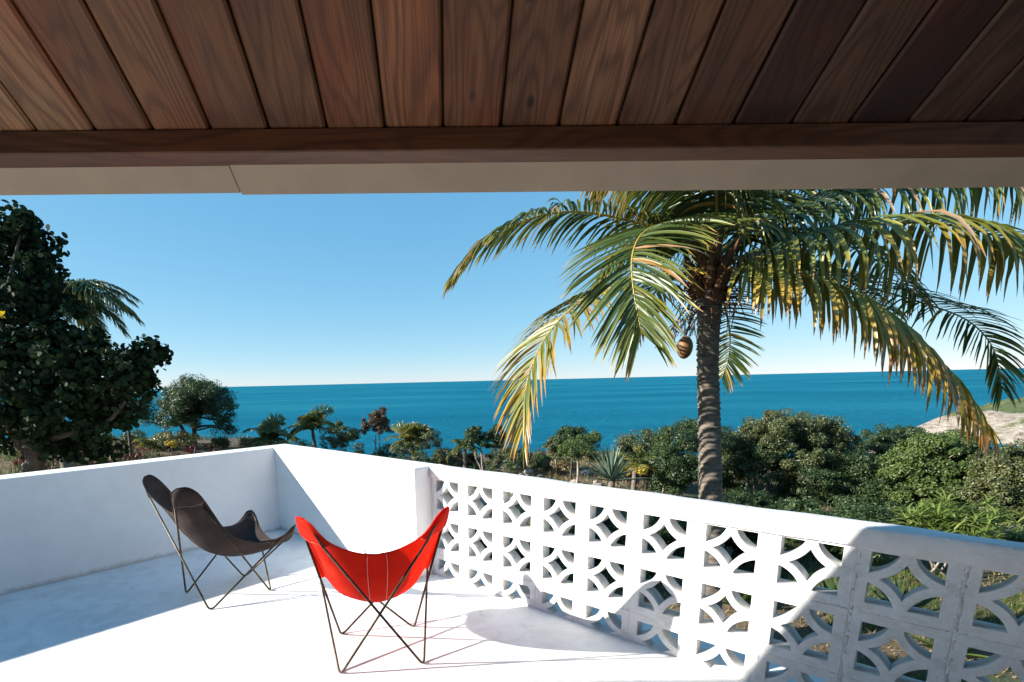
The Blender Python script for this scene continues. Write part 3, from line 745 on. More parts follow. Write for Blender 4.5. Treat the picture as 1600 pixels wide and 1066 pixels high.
def frond(root, base, ctrl, n, L, wd, droop, age, rg, single=0, rib='palm_rib', r0=0.02, K=6, start=0.10, lift=0.15, tipage=0.35, skip=0.0, twist=0.0):
    """ctrl: world points along the rib. single: how many leaflets become objects of their own"""
    P = catmull(ctrl, 40) - np.asarray(base); T, S, U = frames(P)
    fr = MB().tube(P, np.linspace(r0, r0 * 0.16, 40), 6).build('frond', M[rib], root)
    fr['label'] = 'arching frond rib with two rows of leaflets'
    V_all, F_all, A_all, cnt = [], [], [], 0; singles = []
    for i in range(n):
        for sd in (-1, 1):
            if rg.random() < skip: continue
            t = start + (1 - start) * (i + rg.uniform(-0.25, 0.25) + 0.5) / n; t = min(max(t, 0.02), 0.995)
            x = t * 39; j = min(int(x), 38); a = x - j
            o = P[j] * (1 - a) + P[j + 1] * a; tt = nrm(T[j]); uu = U[j]; ss = S[j] * sd
            if twist: uu, ss = nrm(uu * math.cos(twist) + S[j] * math.sin(twist)), nrm(ss * math.cos(twist) - uu * sd * math.sin(twist))
            f = R(12 + 48 * t * t + rg.uniform(-8, 8))
            d0 = nrm(ss * math.cos(f) + tt * math.sin(f) + uu * lift)
            ll = L * (0.35 + 0.65 * math.sin(math.pi * min(1, 0.16 + 0.80 * t)) ** 0.7) * rg.uniform(0.88, 1.1)
            Vs = leaflet_strip(o, d0, ll, wd * rg.uniform(0.8, 1.15), uu, droop, rg, K, nrm(tt + 0.35 * rg.normal(size=3)))
            ag = age + tipage * 0.5 * t * t + rg.uniform(-0.06, 0.10); al = np.repeat(np.linspace(0, 1, K + 1), 3)
            av = ag + tipage * np.clip(al - 0.25, 0, 1) ** 1.4 + (0.45 if rg.random() < .5 else 0.15) * np.clip(al - 0.86, 0, 1) / .14 + (0.5 if rg.random() < 0.05 else 0)
            if len(singles) < single and rg.random() < 0.85:
                singles.append((Vs, av))
            else:
                V_all.append(Vs); F_all += strip_faces(K, cnt); A_all.append(av); cnt += len(Vs)
    for Vs, av in singles:
        obj('leaflet', fast_mesh('leaflet', Vs, np.array(strip_faces(K, 0)), M['palm_leaf'], True, np.clip(av, 0, 1)), fr)
    if cnt:
        o = obj('leaflets', fast_mesh('leaflets', np.vstack(V_all), np.array(F_all), M['palm_leaf'], True, np.clip(np.concatenate(A_all), 0, 1)), fr)
        o['kind'] = 'stuff'
    return fr

# ---- the coconut palm beside the terrace
rg = np.random.default_rng(21)
PYD = 6.5
def pp(x, y, d=0.0): return at(x, y, PYD + d)
pb = np.array([at(1112, 900, PYD)[0], PYD, float(ground(at(1112, 900, PYD)[0], PYD)) - 0.1])
palm = empty('coconut_palm', pb); tag(palm, 'tall coconut palm with ringed trunk and yellowing fronds rising behind the screen wall', 'palm tree')
axis = catmull([pb, pp(1112, 860), pp(1110, 760), pp(1108, 650), pp(1106, 560), pp(1108, 490), pp(1112, 420)], 330) - pb
rad = []
L_ = np.concatenate([[0], np.cumsum(np.linalg.norm(np.diff(axis, axis=0), axis=1))])
for s_ in L_:
    ph = (s_ / 0.075) % 1.0
    r_ = np.interp(s_, [0, 0.5, 2.0, L_[-1] - 1.0, L_[-1] - 0.4, L_[-1]], [0.22, 0.16, 0.136, 0.116, 0.13, 0.09])
    rad.append(r_ * (1 + 0.10 * (1 - ph) ** 1.5))
V, F = tube_vf(axis, np.array(rad), 16); V = np.asarray(V); V += 0.004 * np.random.default_rng(2).normal(size=V.shape)
obj('trunk', mesh('trunk', V, F, M['palm_bark'], True), palm)
hub = pp(1110, 425)
FR = [  # ctrl points (px, py, depth offset), leaflets per side, length, droop, age, singles, extra
    ([(1112, 415, 0), (1060, 372, -.1), (985, 345, -.2), (900, 331, -.25), (830, 341, -.3), (765, 375, -.3), (716, 424, -.3)], 58, .76, .52, .14, 50, dict(tipage=.32)),
    ([(1115, 410, 0), (1085, 365, -.5), (1040, 351, -1.0), (1005, 365, -1.45), (988, 400, -1.8), (990, 455, -2.0), (1002, 520, -2.1)], 46, .80, .40, .13, 70, dict(tipage=.30)),
    ([(1105, 440, 0), (1030, 432, -.15), (950, 448, -.35), (890, 485, -.5), (845, 540, -.6), (822, 605, -.65), (818, 668, -.65)], 50, .98, .42, .33, 60, dict(tipage=.40)),
    ([(1115, 425, 0), (1180, 419, -.4), (1260, 430, -.7), (1340, 462, -.9), (1410, 515, -1.0), (1480, 590, -1.05), (1535, 664, -1.05)], 40, 1.0, .82, .36, 60, dict(tipage=.42, wd=.054, r0=.028)),
    ([(1118, 415, 0), (1180, 395, -.2), (1260, 370, -.4), (1345, 354, -.5), (1440, 348, -.55), (1540, 364, -.6), (1625, 402, -.6)], 44, 1.15, .86, .24, 60, dict(tipage=.44, wd=.052, r0=.026)),
    ([(1115, 400, 0), (1190, 345, .1), (1270, 308, .1), (1370, 283, .0), (1480, 268, -.1), (1590, 270, -.2), (1680, 300, -.2)], 50, 1.05, .86, .14, 0, dict(wd=.044)),
    ([(1110, 395, 0), (1092, 330, -.2), (1068, 275, -.35), (1035, 240, -.5), (1000, 225, -.6), (965, 232, -.6)], 46, 1.0, .82, .16, 0, dict(wd=.042)),
    ([(1110, 395, 0), (1120, 320, -.4), (1110, 260, -.8), (1085, 225, -1.2), (1050, 215, -1.6), (1020, 225, -1.9)], 44, .95, .78, .12, 0, dict(wd=.04)),
    ([(1115, 400, 0), (1150, 330, .3), (1200, 275, .6), (1270, 240, .8), (1350, 230, 1.0)], 46, 1.0, .82, .06, 0, dict(wd=.042)),
    ([(1118, 425, 0), (1210, 420, .6), (1320, 440, 1.0), (1430, 470, 1.2), (1510, 500, 1.2), (1552, 545, 1.1), (1565, 605, 1.0)], 46, .80, .50, .06, 0, dict(rib='palm_rib_green')),
    ([(1116, 405, 0), (1165, 372, .3), (1235, 362, .7), (1310, 378, 1.0), (1380, 415, 1.2), (1440, 470, 1.3)], 44, .85, .75, .08, 0, dict(rib='palm_rib_green', wd=.04)),
    ([(1108, 405, 0), (1075, 375, .3), (1025, 372, .6), (975, 395, .9), (935, 440, 1.0)], 40, .75, .70, .08, 0, dict(rib='palm_rib_green', wd=.04)),
    ([(1110, 440, 0), (1130, 470, .6), (1140, 520, .9), (1138, 560, 1.0), (1128, 590, 1.0)], 30, .48, .30, .04, 0, dict(rib='palm_rib_green', wd=.03)),
    ([(1110, 430, 0), (1070, 430, .7), (1030, 450, 1.2), (1000, 490, 1.5), (985, 540, 1.6)], 36, .60, .60, .06, 0, dict(rib='palm_rib_green')),
    ([(1112, 395, 0), (1118, 300, .1), (1135, 200, .2), (1170, 100, .3), (1230, 20, .3)], 40, .80, .45, .08, 0, {}),
    ([(1112, 395, 0), (1095, 290, -.2), (1060, 190, -.4), (1005, 100, -.6), (930, 40, -.7)], 40, .80, .50, .08, 0, {}),
    ([(1114, 398, 0), (1165, 330, .3), (1225, 290, .6), (1290, 280, .9), (1350, 300, 1.1)], 44, .95, .82, .13, 0, dict(wd=.042)),
    ([(1116, 415, 0), (1170, 400, .8), (1250, 410, 1.5), (1330, 440, 2.0), (1400, 490, 2.2)], 40, .66, .70, .06, 0, dict(rib='palm_rib_green')),
]
for c_, n_, L0, dp, ag, sg, ex in FR:
    ex = dict(ex); wd = ex.pop('wd', .036); n_ = int(n_ * 1.6)
    frond(palm, pb, [pp(*q) for q in c_], n_, L0, wd, dp, ag, rg, sg, **ex)
# leaf bases, dead fibre and dry flower stalks below the crown
for i in range(16):
    a = i * 2.399; zz = -0.42 + 0.034 * i; h0 = hub - pb + np.array([0, 0, zz])
    d = np.array([math.cos(a), math.sin(a), 0])
    P = [h0 + d * 0.08, h0 + d * 0.17 + np.array([0, 0, .14]), h0 + d * (0.22 + .06 * rg.random()) + np.array([0, 0, .24]), h0 + d * (.30 + .1 * rg.random()) + np.array([0, 0, .32 + .08 * rg.random()])]
    MB().tube(catmull(P, 7), np.array([.055, .06, .05, .042, .034, .028, .02]), 6).build('leaf_base', M['husk'], palm)
mb = MB()
for i in range(70):
    a = rg.uniform(0, 6.28); d = np.array([math.cos(a), math.sin(a), 0]); h0 = hub - pb + np.array([0, 0, rg.uniform(-.5, .1)])
    P = [h0 + d * .12, h0 + d * rg.uniform(.2, .32) + np.array([0, 0, rg.uniform(-.05, .1)]), h0 + d * rg.uniform(.25, .45) + np.array([0, 0, rg.uniform(-.35, -.1)])]
    mb.tube(catmull(P, 5), np.array([.012, .011, .009, .006, .002]), 4)
o = mb.build('dead_fibre', M['husk'], palm); o['kind'] = 'stuff'
for (x, y, d_) in ((1068, 505, -.35), (1045, 520, -.4), (1080, 520, -.4)):
    mb = MB(); st = pp(1105, 470) - pb; en = pp(x, y, d_) - pb
    mb.tube(catmull([st, (st + en) / 2 + np.array([0, 0, .12]), en], 8), np.linspace(.018, .008, 8), 5)
    for j in range(16):
        t = rg.uniform(.4, 1); p = st + (en - st) * t + np.array([0, 0, .1 * (1 - t)]); q = p + np.array([rg.uniform(-.22, .12), rg.uniform(-.12, .12), rg.uniform(-.28, -.02)])
        mb.tube(np.array([p, (p + q) / 2 + rg.normal(size=3) * .02, q]), np.array([.006, .005, .003]), 4)
    mb.build('dry_flower_stalk', M['bark_pale'], palm)
cn = pp(1070, 543, -.38) - pb
us = np.linspace(0, math.pi, 9); V = []; F = []
for u in us:
    for v in np.linspace(0, 2 * math.pi, 12, endpoint=False):
        r_ = math.sin(u) * (1 + .03 * math.cos(3 * v)); V.append(cn + np.array([.088 * r_ * math.cos(v), .088 * r_ * math.sin(v), .120 * math.cos(u) + .01 * math.cos(u) ** 3]))
for i in range(8):
    for j in range(12): F.append((i * 12 + j, i * 12 + (j + 1) % 12, (i + 1) * 12 + (j + 1) % 12, (i + 1) * 12 + j))
MB().tube(catmull([pp(1106, 478) - pb, pp(1085, 490, -.25) - pb, cn + np.array([0, 0, .12])], 8), np.linspace(.016, .009, 8), 5).build('fruit_stalk', M['husk'], palm)
co = obj('coconut', mesh('coconut', V, F, M['coconut'], True), palm); co['label'] = 'ripe orange brown coconut hanging under the fronds'

# ---- smaller palms
def small_palm(label, px_, py_, Y, spread, nf, seed, height=None, L=.42, age=.1, droop=.6, lean=0, n=20, wd=.04, up=1.0, rib='palm_rib_green', dirs=None, r0=.016, singles=0, trunk_r=.07):
    rg = np.random.default_rng(seed); c = at(px_, py_, Y); gz = float(ground(c[0], Y)) - .05
    base = np.array([c[0] + lean, Y, gz]); root = empty('young_palm', base); tag(root, label, 'palm tree')
    ax = catmull([np.zeros(3), np.array([-lean * .6, 0, (c[2] - gz) * .5]), c - base], 10)
    MB().tube(ax, np.linspace(trunk_r * 1.3, trunk_r, 10), 8).build('trunk', M['palm_bark'], root)
    for i in range(nf):
        a = i * 2.399 + rg.uniform(-.3, .3) if dirs is None else dirs[i][0]; el = rg.uniform(.1, 1.25) * up if dirs is None else dirs[i][1]
        s = spread * rg.uniform(.8, 1.15) * (1 if dirs is None else dirs[i][2]); dh = np.array([math.cos(a), math.sin(a), 0])
        P = [c]; d = el; p = c.copy()
        for j in range(5):
            p = p + (dh * math.cos(d) + np.array([0, 0, math.sin(d)])) * s / 5; P.append(p); d -= (.28 + .12 * rg.random())
        frond(root, base, P, n, L, wd, droop, age, rg, 0, rib=rib, K=4, r0=r0)
    return root
small_palm('palm with dark arching fronds spreading out behind the big shaded tree', 60, 475, 12.5, 2.25, 34, 5, L=.62, age=.03, droop=.55, n=52, wd=.032, trunk_r=.12, up=.7)
small_palm('low bushy young palm above the wall corner, left of the two', 422, 690, 22, 1.25, 20, 6, L=.42, age=.12, droop=.4, up=1.45, n=26, wd=.05)
small_palm('young palm with a short trunk just right of the wall corner', 488, 672, 23, 1.35, 17, 7, L=.45, age=.10, droop=.5, lean=.15, up=1.25, n=26, wd=.05)
small_palm('small yellowish palm right of the slim coppery tree', 645, 697, 21, 1.2, 15, 8, L=.40, age=.20, droop=.45, up=1.4, n=26, wd=.05)
small_palm('little palm half hidden beside the twin topped tree', 726, 700, 20, .8, 8, 9, L=.32, age=.06, droop=.5)
small_palm('young palm with pale upright fronds beside the spiky agave', 992, 735, 15.5, 1.0, 9, 10, L=.34, age=.30, droop=.4, up=1.2)
small_palm('tiny palm seedling at the foot of the round tree', 233, 697, 20, .8, 9, 12, L=.3, age=.2, droop=.4)

# ---- trees and shrubs (photo pixels: x, y, rx, ry, depth offset)
T = tree
T('slim_tree', 'thin young tree with a slender dark trunk left of the round tree', [(200, 635, 40, 34, 0), (185, 610, 26, 22, .3), (222, 648, 22, 20, -.2)], 17, [203], M['leaf_tree'], M['bark_dark'], nclump=40, nleaf=2600, rc=.22, seed=31, r0=.06)
T('round_tree', 'rounded dark green tree with a spreading crown near the left shoreline', [(300, 635, 52, 38, 0), (272, 652, 40, 28, -.3), (334, 650, 36, 30, .2), (300, 612, 40, 24, .2), (322, 628, 40, 30, -.4), (350, 668, 16, 14, 0)], 21, [304, 299], M['leaf_tree'], M['bark_dark'], nclump=130, nleaf=11000, rc=.30, L=.11, Wd=.045, seed=32, r0=.10, nlimb=26)
T('leafy_shrub', 'dark shrub crowding the young palm right of the wall corner', [(530, 683, 26, 22, 0), (545, 680, 16, 16, .2), (520, 695, 22, 14, -.2)], 21.5, [528, 535], M['leaf_olive'], M['bark_pale'], 'shrub', nclump=30, nleaf=2400, rc=.2, seed=33, r0=.03)
T('coppery_tree', 'slim coppery green tree on three pale stems against the sea', [(589, 664, 20, 24, 0), (592, 648, 13, 13, .1), (578, 672, 12, 14, 0), (602, 670, 12, 16, -.1)], 22, [582, 590, 598], M['leaf_coppery'], M['bark_pale'], nclump=40, nleaf=3000, rc=.16, L=.09, seed=34, r0=.032, nlimb=8)
T('leafy_shrub', 'grey green shrub under the small yellowish palm', [(640, 702, 30, 12, 0), (672, 690, 16, 20, .2)], 20.5, [645, 660], M['leaf_olive'], M['bark_pale'], 'shrub', nclump=26, nleaf=1800, rc=.2, seed=35, r0=.03)
T('twin_topped_tree', 'small dark tree with two flat topped crowns on pale stems', [(748, 684, 21, 17, 0), (776, 682, 13, 17, .1), (738, 692, 14, 12, 0), (770, 695, 15, 10, -.1)], 19.5, [757, 772, 752], M['leaf_tree'], M['bark_pale'], nclump=48, nleaf=4200, rc=.16, L=.09, seed=36, r0=.036, nlimb=14)
T('small_tree', 'small round bush top just left of the feathery tree', [(866, 697, 17, 15, 0), (872, 706, 12, 10, 0)], 19, [870], M['leaf_olive'], M['bark_pale'], nclump=24, nleaf=1900, rc=.17, seed=37, r0=.03)
T('feathery_tree', 'feathery light green tree on one pale trunk in the middle distance', [(905, 698, 24, 18, 0), (928, 684, 14, 8, .2), (885, 706, 14, 12, 0), (915, 712, 16, 9, -.1)], 16.5, [901], M['leaf_bright'], M['bark_pale'], nclump=46, nleaf=3600, rc=.18, L=.08, Wd=.03, seed=38, r0=.05)
T('small_tree', 'dark leafy tree top rising behind the feathery tree', [(897, 679, 20, 12, 0), (880, 684, 12, 9, 0)], 18.5, [893], M['leaf_tree'], M['bark_dark'], nclump=26, nleaf=2200, rc=.17, seed=39, r0=.04)
T('leafy_tree', 'mid green tree behind the spiky agave', [(1002, 693, 34, 20, 0), (1020, 715, 28, 22, -.2), (985, 712, 20, 18, 0), (1004, 738, 26, 20, 0)], 17, [1000, 1012], M['leaf_olive'], M['bark_pale'], nclump=66, nleaf=6000, rc=.24, seed=40, r0=.05)
T('leafy_tree', 'broad green tree left of the coconut palm trunk', [(1060, 690, 36, 24, 0), (1085, 672, 26, 16, .4), (1050, 725, 40, 28, -.2), (1085, 740, 34, 30, -.4), (1040, 755, 28, 18, -.4)], 15.5, [1072, 1052, 1040], M['leaf_tree'], M['bark_pale'], nclump=110, nleaf=10000, rc=.26, seed=41, r0=.035)
T('leafy_tree', 'dense green tree right behind the coconut palm trunk', [(1125, 690, 32, 24, 0), (1130, 730, 34, 32, -.3), (1128, 765, 30, 20, -.3)], 17.5, [1120, 1135], M['leaf_tree'], M['bark_pale'], nclump=80, nleaf=7500, rc=.26, seed=42, r0=.04)
T('domed_tree', 'broad dome shaped tree with pale stems right of the coconut palm', [(1212, 672, 46, 26, 0), (1262, 676, 50, 26, .2), (1180, 700, 46, 34, 0), (1235, 705, 60, 42, -.3), (1290, 705, 40, 36, 0), (1190, 735, 42, 26, -.2), (1160, 725, 26, 30, .1)], 16.5, [1168, 1176, 1186, 1197, 1207, 1216, 1226], M['leaf_olive'], M['bark_pale'], nclump=230, nleaf=26000, rc=.24, L=.09, Wd=.046, seed=43, r0=.045, nlimb=70, low=-.4)
T('domed_tree', 'lower half of the thicket, a tangled grey stemmed tree beside the domed one', [(1265, 745, 44, 34, 0), (1305, 735, 36, 40, .2), (1290, 780, 42, 24, 0), (1245, 775, 26, 22, 0)], 15.5, [1278, 1290, 1262, 1330], M['leaf_tree'], M['bark_pale'], nclump=130, nleaf=13000, rc=.24, seed=44, r0=.04, nlimb=50)
T('dark_top_tree', 'small dark tree top rising against the sea right of the domed tree', [(1370, 688, 22, 20, 0), (1358, 705, 26, 20, 0), (1378, 725, 30, 26, 0)], 18, [1370], M['leaf_tree'], M['bark_pale'], nclump=46, nleaf=4600, rc=.22, seed=45, r0=.05)
T('dark_top_tree', 'small dark tree top rising against the pale headland', [(1414, 684, 26, 18, 0), (1408, 702, 24, 16, 0)], 18.5, [1412, 1406], M['leaf_tree'], M['bark_pale'], nclump=40, nleaf=4000, rc=.22, seed=46, r0=.05)
T('shaded_bush', 'dark green bush low in the thicket left of the yellowish tree', [(1375, 760, 48, 34, 0), (1345, 740, 34, 30, .3), (1400, 800, 50, 30, -.4), (1330, 790, 36, 24, -.2), (1345, 815, 40, 20, -.4)], 15, [1380, 1350], M['leaf_tree'], M['bark_pale'], 'shrub', nclump=150, nleaf=14000, rc=.25, seed=47, r0=.045)
T('yellowish_tree', 'yellow green leafy tree below the pale headland', [(1450, 705, 38, 26, 0), (1490, 698, 34, 20, .3), (1425, 735, 36, 30, -.1), (1470, 745, 46, 34, -.3), (1515, 712, 26, 22, .2), (1440, 770, 44, 26, -.4)], 14.5, [1455, 1470], M['leaf_bright'], M['bark_pale'], nclump=190, nleaf=20000, rc=.24, L=.10, Wd=.055, seed=48, r0=.05, nlimb=24)
T('yellowish_tree', 'brownish gapped tree between the yellow green tree and the one at the photo edge', [(1520, 755, 30, 36, .4), (1510, 790, 34, 30, .2)], 15.5, [1515], M['leaf_olive'], M['bark_pale'], nclump=70, nleaf=7000, rc=.24, seed=49, r0=.05)
T('edge_tree', 'dense green tree filling the right edge above the coping', [(1580, 735, 46, 36, 0), (1560, 775, 46, 40, -.2), (1610, 790, 56, 46, -.2), (1640, 730, 50, 44, 0), (1585, 830, 50, 30, -.4), (1540, 812, 30, 26, -.2)], 12.5, [1600, 1570, 1640], M['leaf_olive'], M['bark_pale'], nclump=230, nleaf=24000, rc=.21, L=.085, Wd=.048, seed=50, r0=.06)

T('undergrowth_bush', 'dark undergrowth bush filling the foot of the thicket by the palm trunk', [(1150, 790, 30, 20, 0), (1190, 800, 40, 22, 0), (1240, 805, 40, 24, 0), (1290, 815, 40, 22, 0)], 13.5, [1180, 1250], M['leaf_tree'], M['bark_pale'], 'shrub', nclump=70, nleaf=6000, rc=.24, seed=51, r0=.03, low=-.9)
T('undergrowth_bush', 'dark undergrowth bush against the coping left of the strappy bush', [(1340, 818, 44, 26, 0), (1390, 820, 46, 30, 0), (1430, 830, 40, 26, -.2)], 11.5, [1360, 1400], M['leaf_tree'], M['bark_pale'], 'shrub', nclump=80, nleaf=7000, rc=.22, seed=52, r0=.03, low=-.9)
T('undergrowth_bush', 'green bush in the lower right corner just over the coping', [(1560, 850, 44, 26, 0), (1610, 850, 50, 30, 0), (1520, 850, 30, 22, 0)], 9.8, [1570, 1610], M['leaf_bright'], M['bark_pale'], 'shrub', nclump=70, nleaf=6000, rc=.18, L=.07, Wd=.036, seed=53, r0=.03, low=-.9)
spt = [(700, 9.5, 'left'), (765, 10.5, 'second from the left'), (835, 9.0, 'third from the left'), (905, 10.2, 'fourth from the left'), (975, 9.2, 'in the middle'), (1045, 10.4, 'left of the palm base'), (1160, 9.6, 'right of the palm base'), (1240, 10.6, 'right'), (1320, 9.8, 'rightmost')]
for i, (x_, Y_, wh) in enumerate(spt):
    xw = at(x_, 800, Y_)[0]; gz_ = float(ground(xw, Y_)); kq = 1 / pxm(Y_); h_ = 1.05
    def _pj(dx, dz):
        q = CM @ (np.array([xw + dx, Y_, gz_ + dz]) - np.array([0, 0, CAMH])); return PX + FOC * q[0] / q[2], PY + FOC * q[1] / q[2]
    a_, b_ = _pj(0, .50), _pj(.35, .38)
    T('border_shrub', 'dark low shrub behind the screen wall, ' + wh + ' of the row', [(a_[0], a_[1], .62 * kq, .46 * kq, 0), (b_[0], b_[1], .55 * kq, .36 * kq, -.3)], Y_, [a_[0], b_[0]], M['leaf_tree' if i % 3 else 'leaf_dark'], M['bark_dark'], 'shrub', nclump=26, nleaf=1700, rc=.24, L=.12, Wd=.06, seed=400 + i, r0=.025, low=-.9, group='low shrubs in the border behind the screen wall')
# ---- big shaded tree on the left with broad round leaves
def round_leaf(L, Wd, k=7):
    V = [(0, -L * .5, 0)]
    for t in np.linspace(-math.pi * .42, math.pi * 1.42, k + 2)[1:-1]:
        V.append((Wd * .5 * math.cos(t), L * .5 * math.sin(t), L * .10 * math.cos(t) ** 2))
    return np.array(V)
BTY = 7.6
blobs = [(18, 376, 30, 30, .3), (48, 390, 34, 32, .2), (0, 430, 70, 60, .4), (40, 470, 55, 50, 0), (85, 515, 50, 38, -.1), (140, 545, 46, 30, -.2), (95, 570, 80, 60, -.3), (212, 566, 26, 18, -.2), (175, 590, 46, 34, -.3), (20, 570, 90, 80, -.1), (110, 630, 70, 40, -.2), (-80, 540, 110, 140, .3), (40, 670, 80, 40, .1), (155, 640, 46, 30, 0), (135, 690, 34, 26, .2), (236, 553, 16, 9, -.2), (180, 662, 22, 18, .1), (90, 700, 50, 22, .3), (215, 600, 24, 16, -.1), (36, 350, 12, 12, .2)]
lobes = []
for (x, y, rx, ry, dy) in blobs:
    Yl = BTY + dy; kk = pxm(Yl); lobes.append((at(x, y, Yl), (rx * kk, rx * kk * 1.0, ry * kk)))
bbase = np.array([at(20, 740, BTY)[0], BTY, float(ground(at(20, 740, BTY)[0], BTY)) - .1])
big = empty('broad_leaved_tree', bbase); tag(big, 'big dark broad leaved tree in shade at the left edge', 'tree')
rgb_ = np.random.default_rng(60)
vol = np.array([r[0] * r[2] for _, r in lobes]); per = np.maximum(5, (400 * vol / vol.sum()).astype(int))
P, O = clumps(lobes, per, rgb_, shell=.35, low=-.9); P = P + O * (rgb_.random(len(P)) < .25)[:, None] * rgb_.uniform(0, .22, len(P))[:, None]
m_ = 60; cen = np.repeat(P, m_, 0); d = unit(rgb_, len(cen)); pos = cen + d * (np.repeat(rgb_.uniform(.10, .26, len(P)), m_) * rgb_.uniform(.2, 1, len(cen)) ** .5)[:, None]
nn = d * .6 + np.array([0, 0, .35]) + .75 * rgb_.normal(size=d.shape); nn /= np.linalg.norm(nn, axis=1)[:, None]
tt = rgb_.normal(size=(len(cen), 3)) + np.array([0, 0, -.4]); tt -= nn * np.sum(tt * nn, 1)[:, None]; tt /= np.linalg.norm(tt, axis=1)[:, None]; bb = np.cross(nn, tt)
sc_ = rgb_.uniform(.7, 1.25, len(cen)); LV = round_leaf(.080, .070)
dist = np.linalg.norm(pos - np.array([0, 0, CAMH]), axis=1); c_ = (pos - np.array([0, 0, CAMH])) @ CM.T; ux = PX + FOC * c_[:, 0] / c_[:, 2]
order = np.argsort(dist + np.where(ux < 5, 100, 0)); near = order[:300]; far_ = order[300:]
Vf = pos[far_][:, None, :] - bbase + sc_[far_][:, None, None] * (LV[None, :, 0:1] * bb[far_][:, None] + LV[None, :, 1:2] * tt[far_][:, None] + LV[None, :, 2:3] * nn[far_][:, None])
kf = LV.shape[0]
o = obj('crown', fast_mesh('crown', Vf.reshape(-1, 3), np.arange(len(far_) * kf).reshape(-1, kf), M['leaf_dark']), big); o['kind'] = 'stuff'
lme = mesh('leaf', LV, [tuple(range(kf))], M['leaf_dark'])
for i in near:
    o = obj('leaf', lme, big)
    o.matrix_basis = Matrix.Translation(Vector(pos[i] - bbase)) @ Matrix(((bb[i][0], tt[i][0], nn[i][0], 0), (bb[i][1], tt[i][1], nn[i][1], 0), (bb[i][2], tt[i][2], nn[i][2], 0), (0, 0, 0, 1))) @ Matrix.Scale(sc_[i], 4)
mb = MB(); tr0 = np.zeros(3); fk = at(30, 640, BTY) - bbase; limb(mb, tr0, fk, .17, .11, rgb_, .06, 9, 8)
for lb in lobes:
    limb(mb, fk if rgb_.random() < .6 else fk * .8, lb[0] - bbase, .06, .015, rgb_, .12, 6, 8)
for j in rgb_.choice(len(P), 90, replace=False):
    c0 = min(lobes, key=lambda q: np.linalg.norm(q[0] - P[j]))[0]; limb(mb, c0 - bbase, P[j] - bbase, .014, .005, rgb_, .15, 4, 5)
mb.build('trunk', M['bark_dark'], big)
fl_ = at(4, 492, BTY - .9) - bbase; rgf = np.random.default_rng(4)
V, F = leaf_faces(np.repeat(fl_[None], 7, 0) + rgf.normal(size=(7, 3)) * .02, unit(rgf, 7), .05, .035, rgf); o = obj('flower', fast_mesh('flower', V, F, M['leaf_yellow']), big); o['label'] = 'single yellow flower'

# ---- spiky agave, strappy bush and small garden plants
def blade(o, d, L, wd, rg, droop=.2, K=5, fold=.3):
    pos = [np.asarray(o, float)]; dd = nrm(d); dr = []
    for j in range(K):
        dv = nrm(dd + np.array([0, 0, -1.0]) * droop * ((j + .5) / K) ** 1.5 * 1.6); dr.append(dv); pos.append(pos[-1] + dv * L / K)
    dr.append(dr[-1]); V = []
    for i, (p, dv) in enumerate(zip(pos, dr)):
        w = wd * np.interp(i / K, [0, .3, .75, 1], [.7, 1, .6, .03]); s = np.cross(dv, [0, 0, 1]); l = np.linalg.norm(s); s = s / l if l > .05 else np.array([1.0, 0, 0]); u = np.cross(s, dv)
        V += [p - s * w / 2 + u * w * fold, p, p + s * w / 2 + u * w * fold]
    return np.array(V)
def rosette(name, label, cat, base, n, L, wd, mat, seed, emin=.15, emax=1.4, droop=.15, pieces=True, group=None, K=5):
    rg = np.random.default_rng(seed); root = empty(name, base); tag(root, label, cat, group); mb = MB()
    for i in range(n):
        a = i * 2.399 + rg.uniform(-.2, .2); el = emin + (emax - emin) * (i / n) + rg.uniform(-.1, .1)
        d = np.array([math.cos(a) * math.cos(el), math.sin(a) * math.cos(el), math.sin(el)])
        V = blade(d * .04, d, L * rg.uniform(.8, 1.1), wd, rg, droop, K); F = strip_faces(K, 0)
        if pieces: obj('leaf', fast_mesh('leaf', V, np.array(F), mat, True), root)
        else: mb.add(V, F)
    if not pieces: mb.build('leaves', mat, root)
    return root
def gp(px_, Y, dz=0.0):
    x = at(px_, 740, Y)[0]; return np.array([x, Y, float(ground(x, Y)) + dz])
b_ = at(955, 752, 13); rosette('agave', 'spiky grey green agave just beyond the screen wall', 'agave', b_, 46, .95, .075, M['leaf_grey'], 71, .05, 1.5, .06)
mb = MB(); mb.tube(catmull([gp(955, 13) - b_, np.array([0.03, 0, (gp(955, 13) - b_)[2] * .5]), np.zeros(3)], 6), .09, 8); ag_ = [o for o in bpy.data.objects if o.name.startswith('agave')][0]; mb.build('stem', M['palm_bark'], ag_)
ro = rosette('strappy_bush', 'light green bush of long narrow arching leaves by the coping', 'shrub', at(1490, 822, 9.0), 1, .3, .03, M['leaf_lime'], 72)
rgs = np.random.default_rng(73); V_, F_, cn_ = [], [], 0
for i in range(110):
    c0 = rgs.normal(size=3) * np.array([.36, .34, .17]) + np.array([0, 0, .08])
    for j in range(9):
        a = rgs.uniform(0, 6.28); el = rgs.uniform(.0, 1.1); d = np.array([math.cos(a) * math.cos(el), math.sin(a) * math.cos(el), math.sin(el)])
        V = blade(c0, d, rgs.uniform(.2, .40), .038, rgs, .5, 4); V_.append(V); F_ += strip_faces(4, cn_); cn_ += len(V)
o = obj('leaves', fast_mesh('leaves', np.vstack(V_), np.array(F_), M['leaf_lime'], True), ro); o['kind'] = 'stuff'
mb = MB()
for i in range(8): limb(mb, np.array([rgs.uniform(-.2, .2), rgs.uniform(-.2, .2), float(ground(ro.location.x, 9.0)) - ro.location.z]), rgs.normal(size=3) * np.array([.5, .4, .2]), .025, .01, rgs)
mb.build('stems', M['bark_pale'], ro)
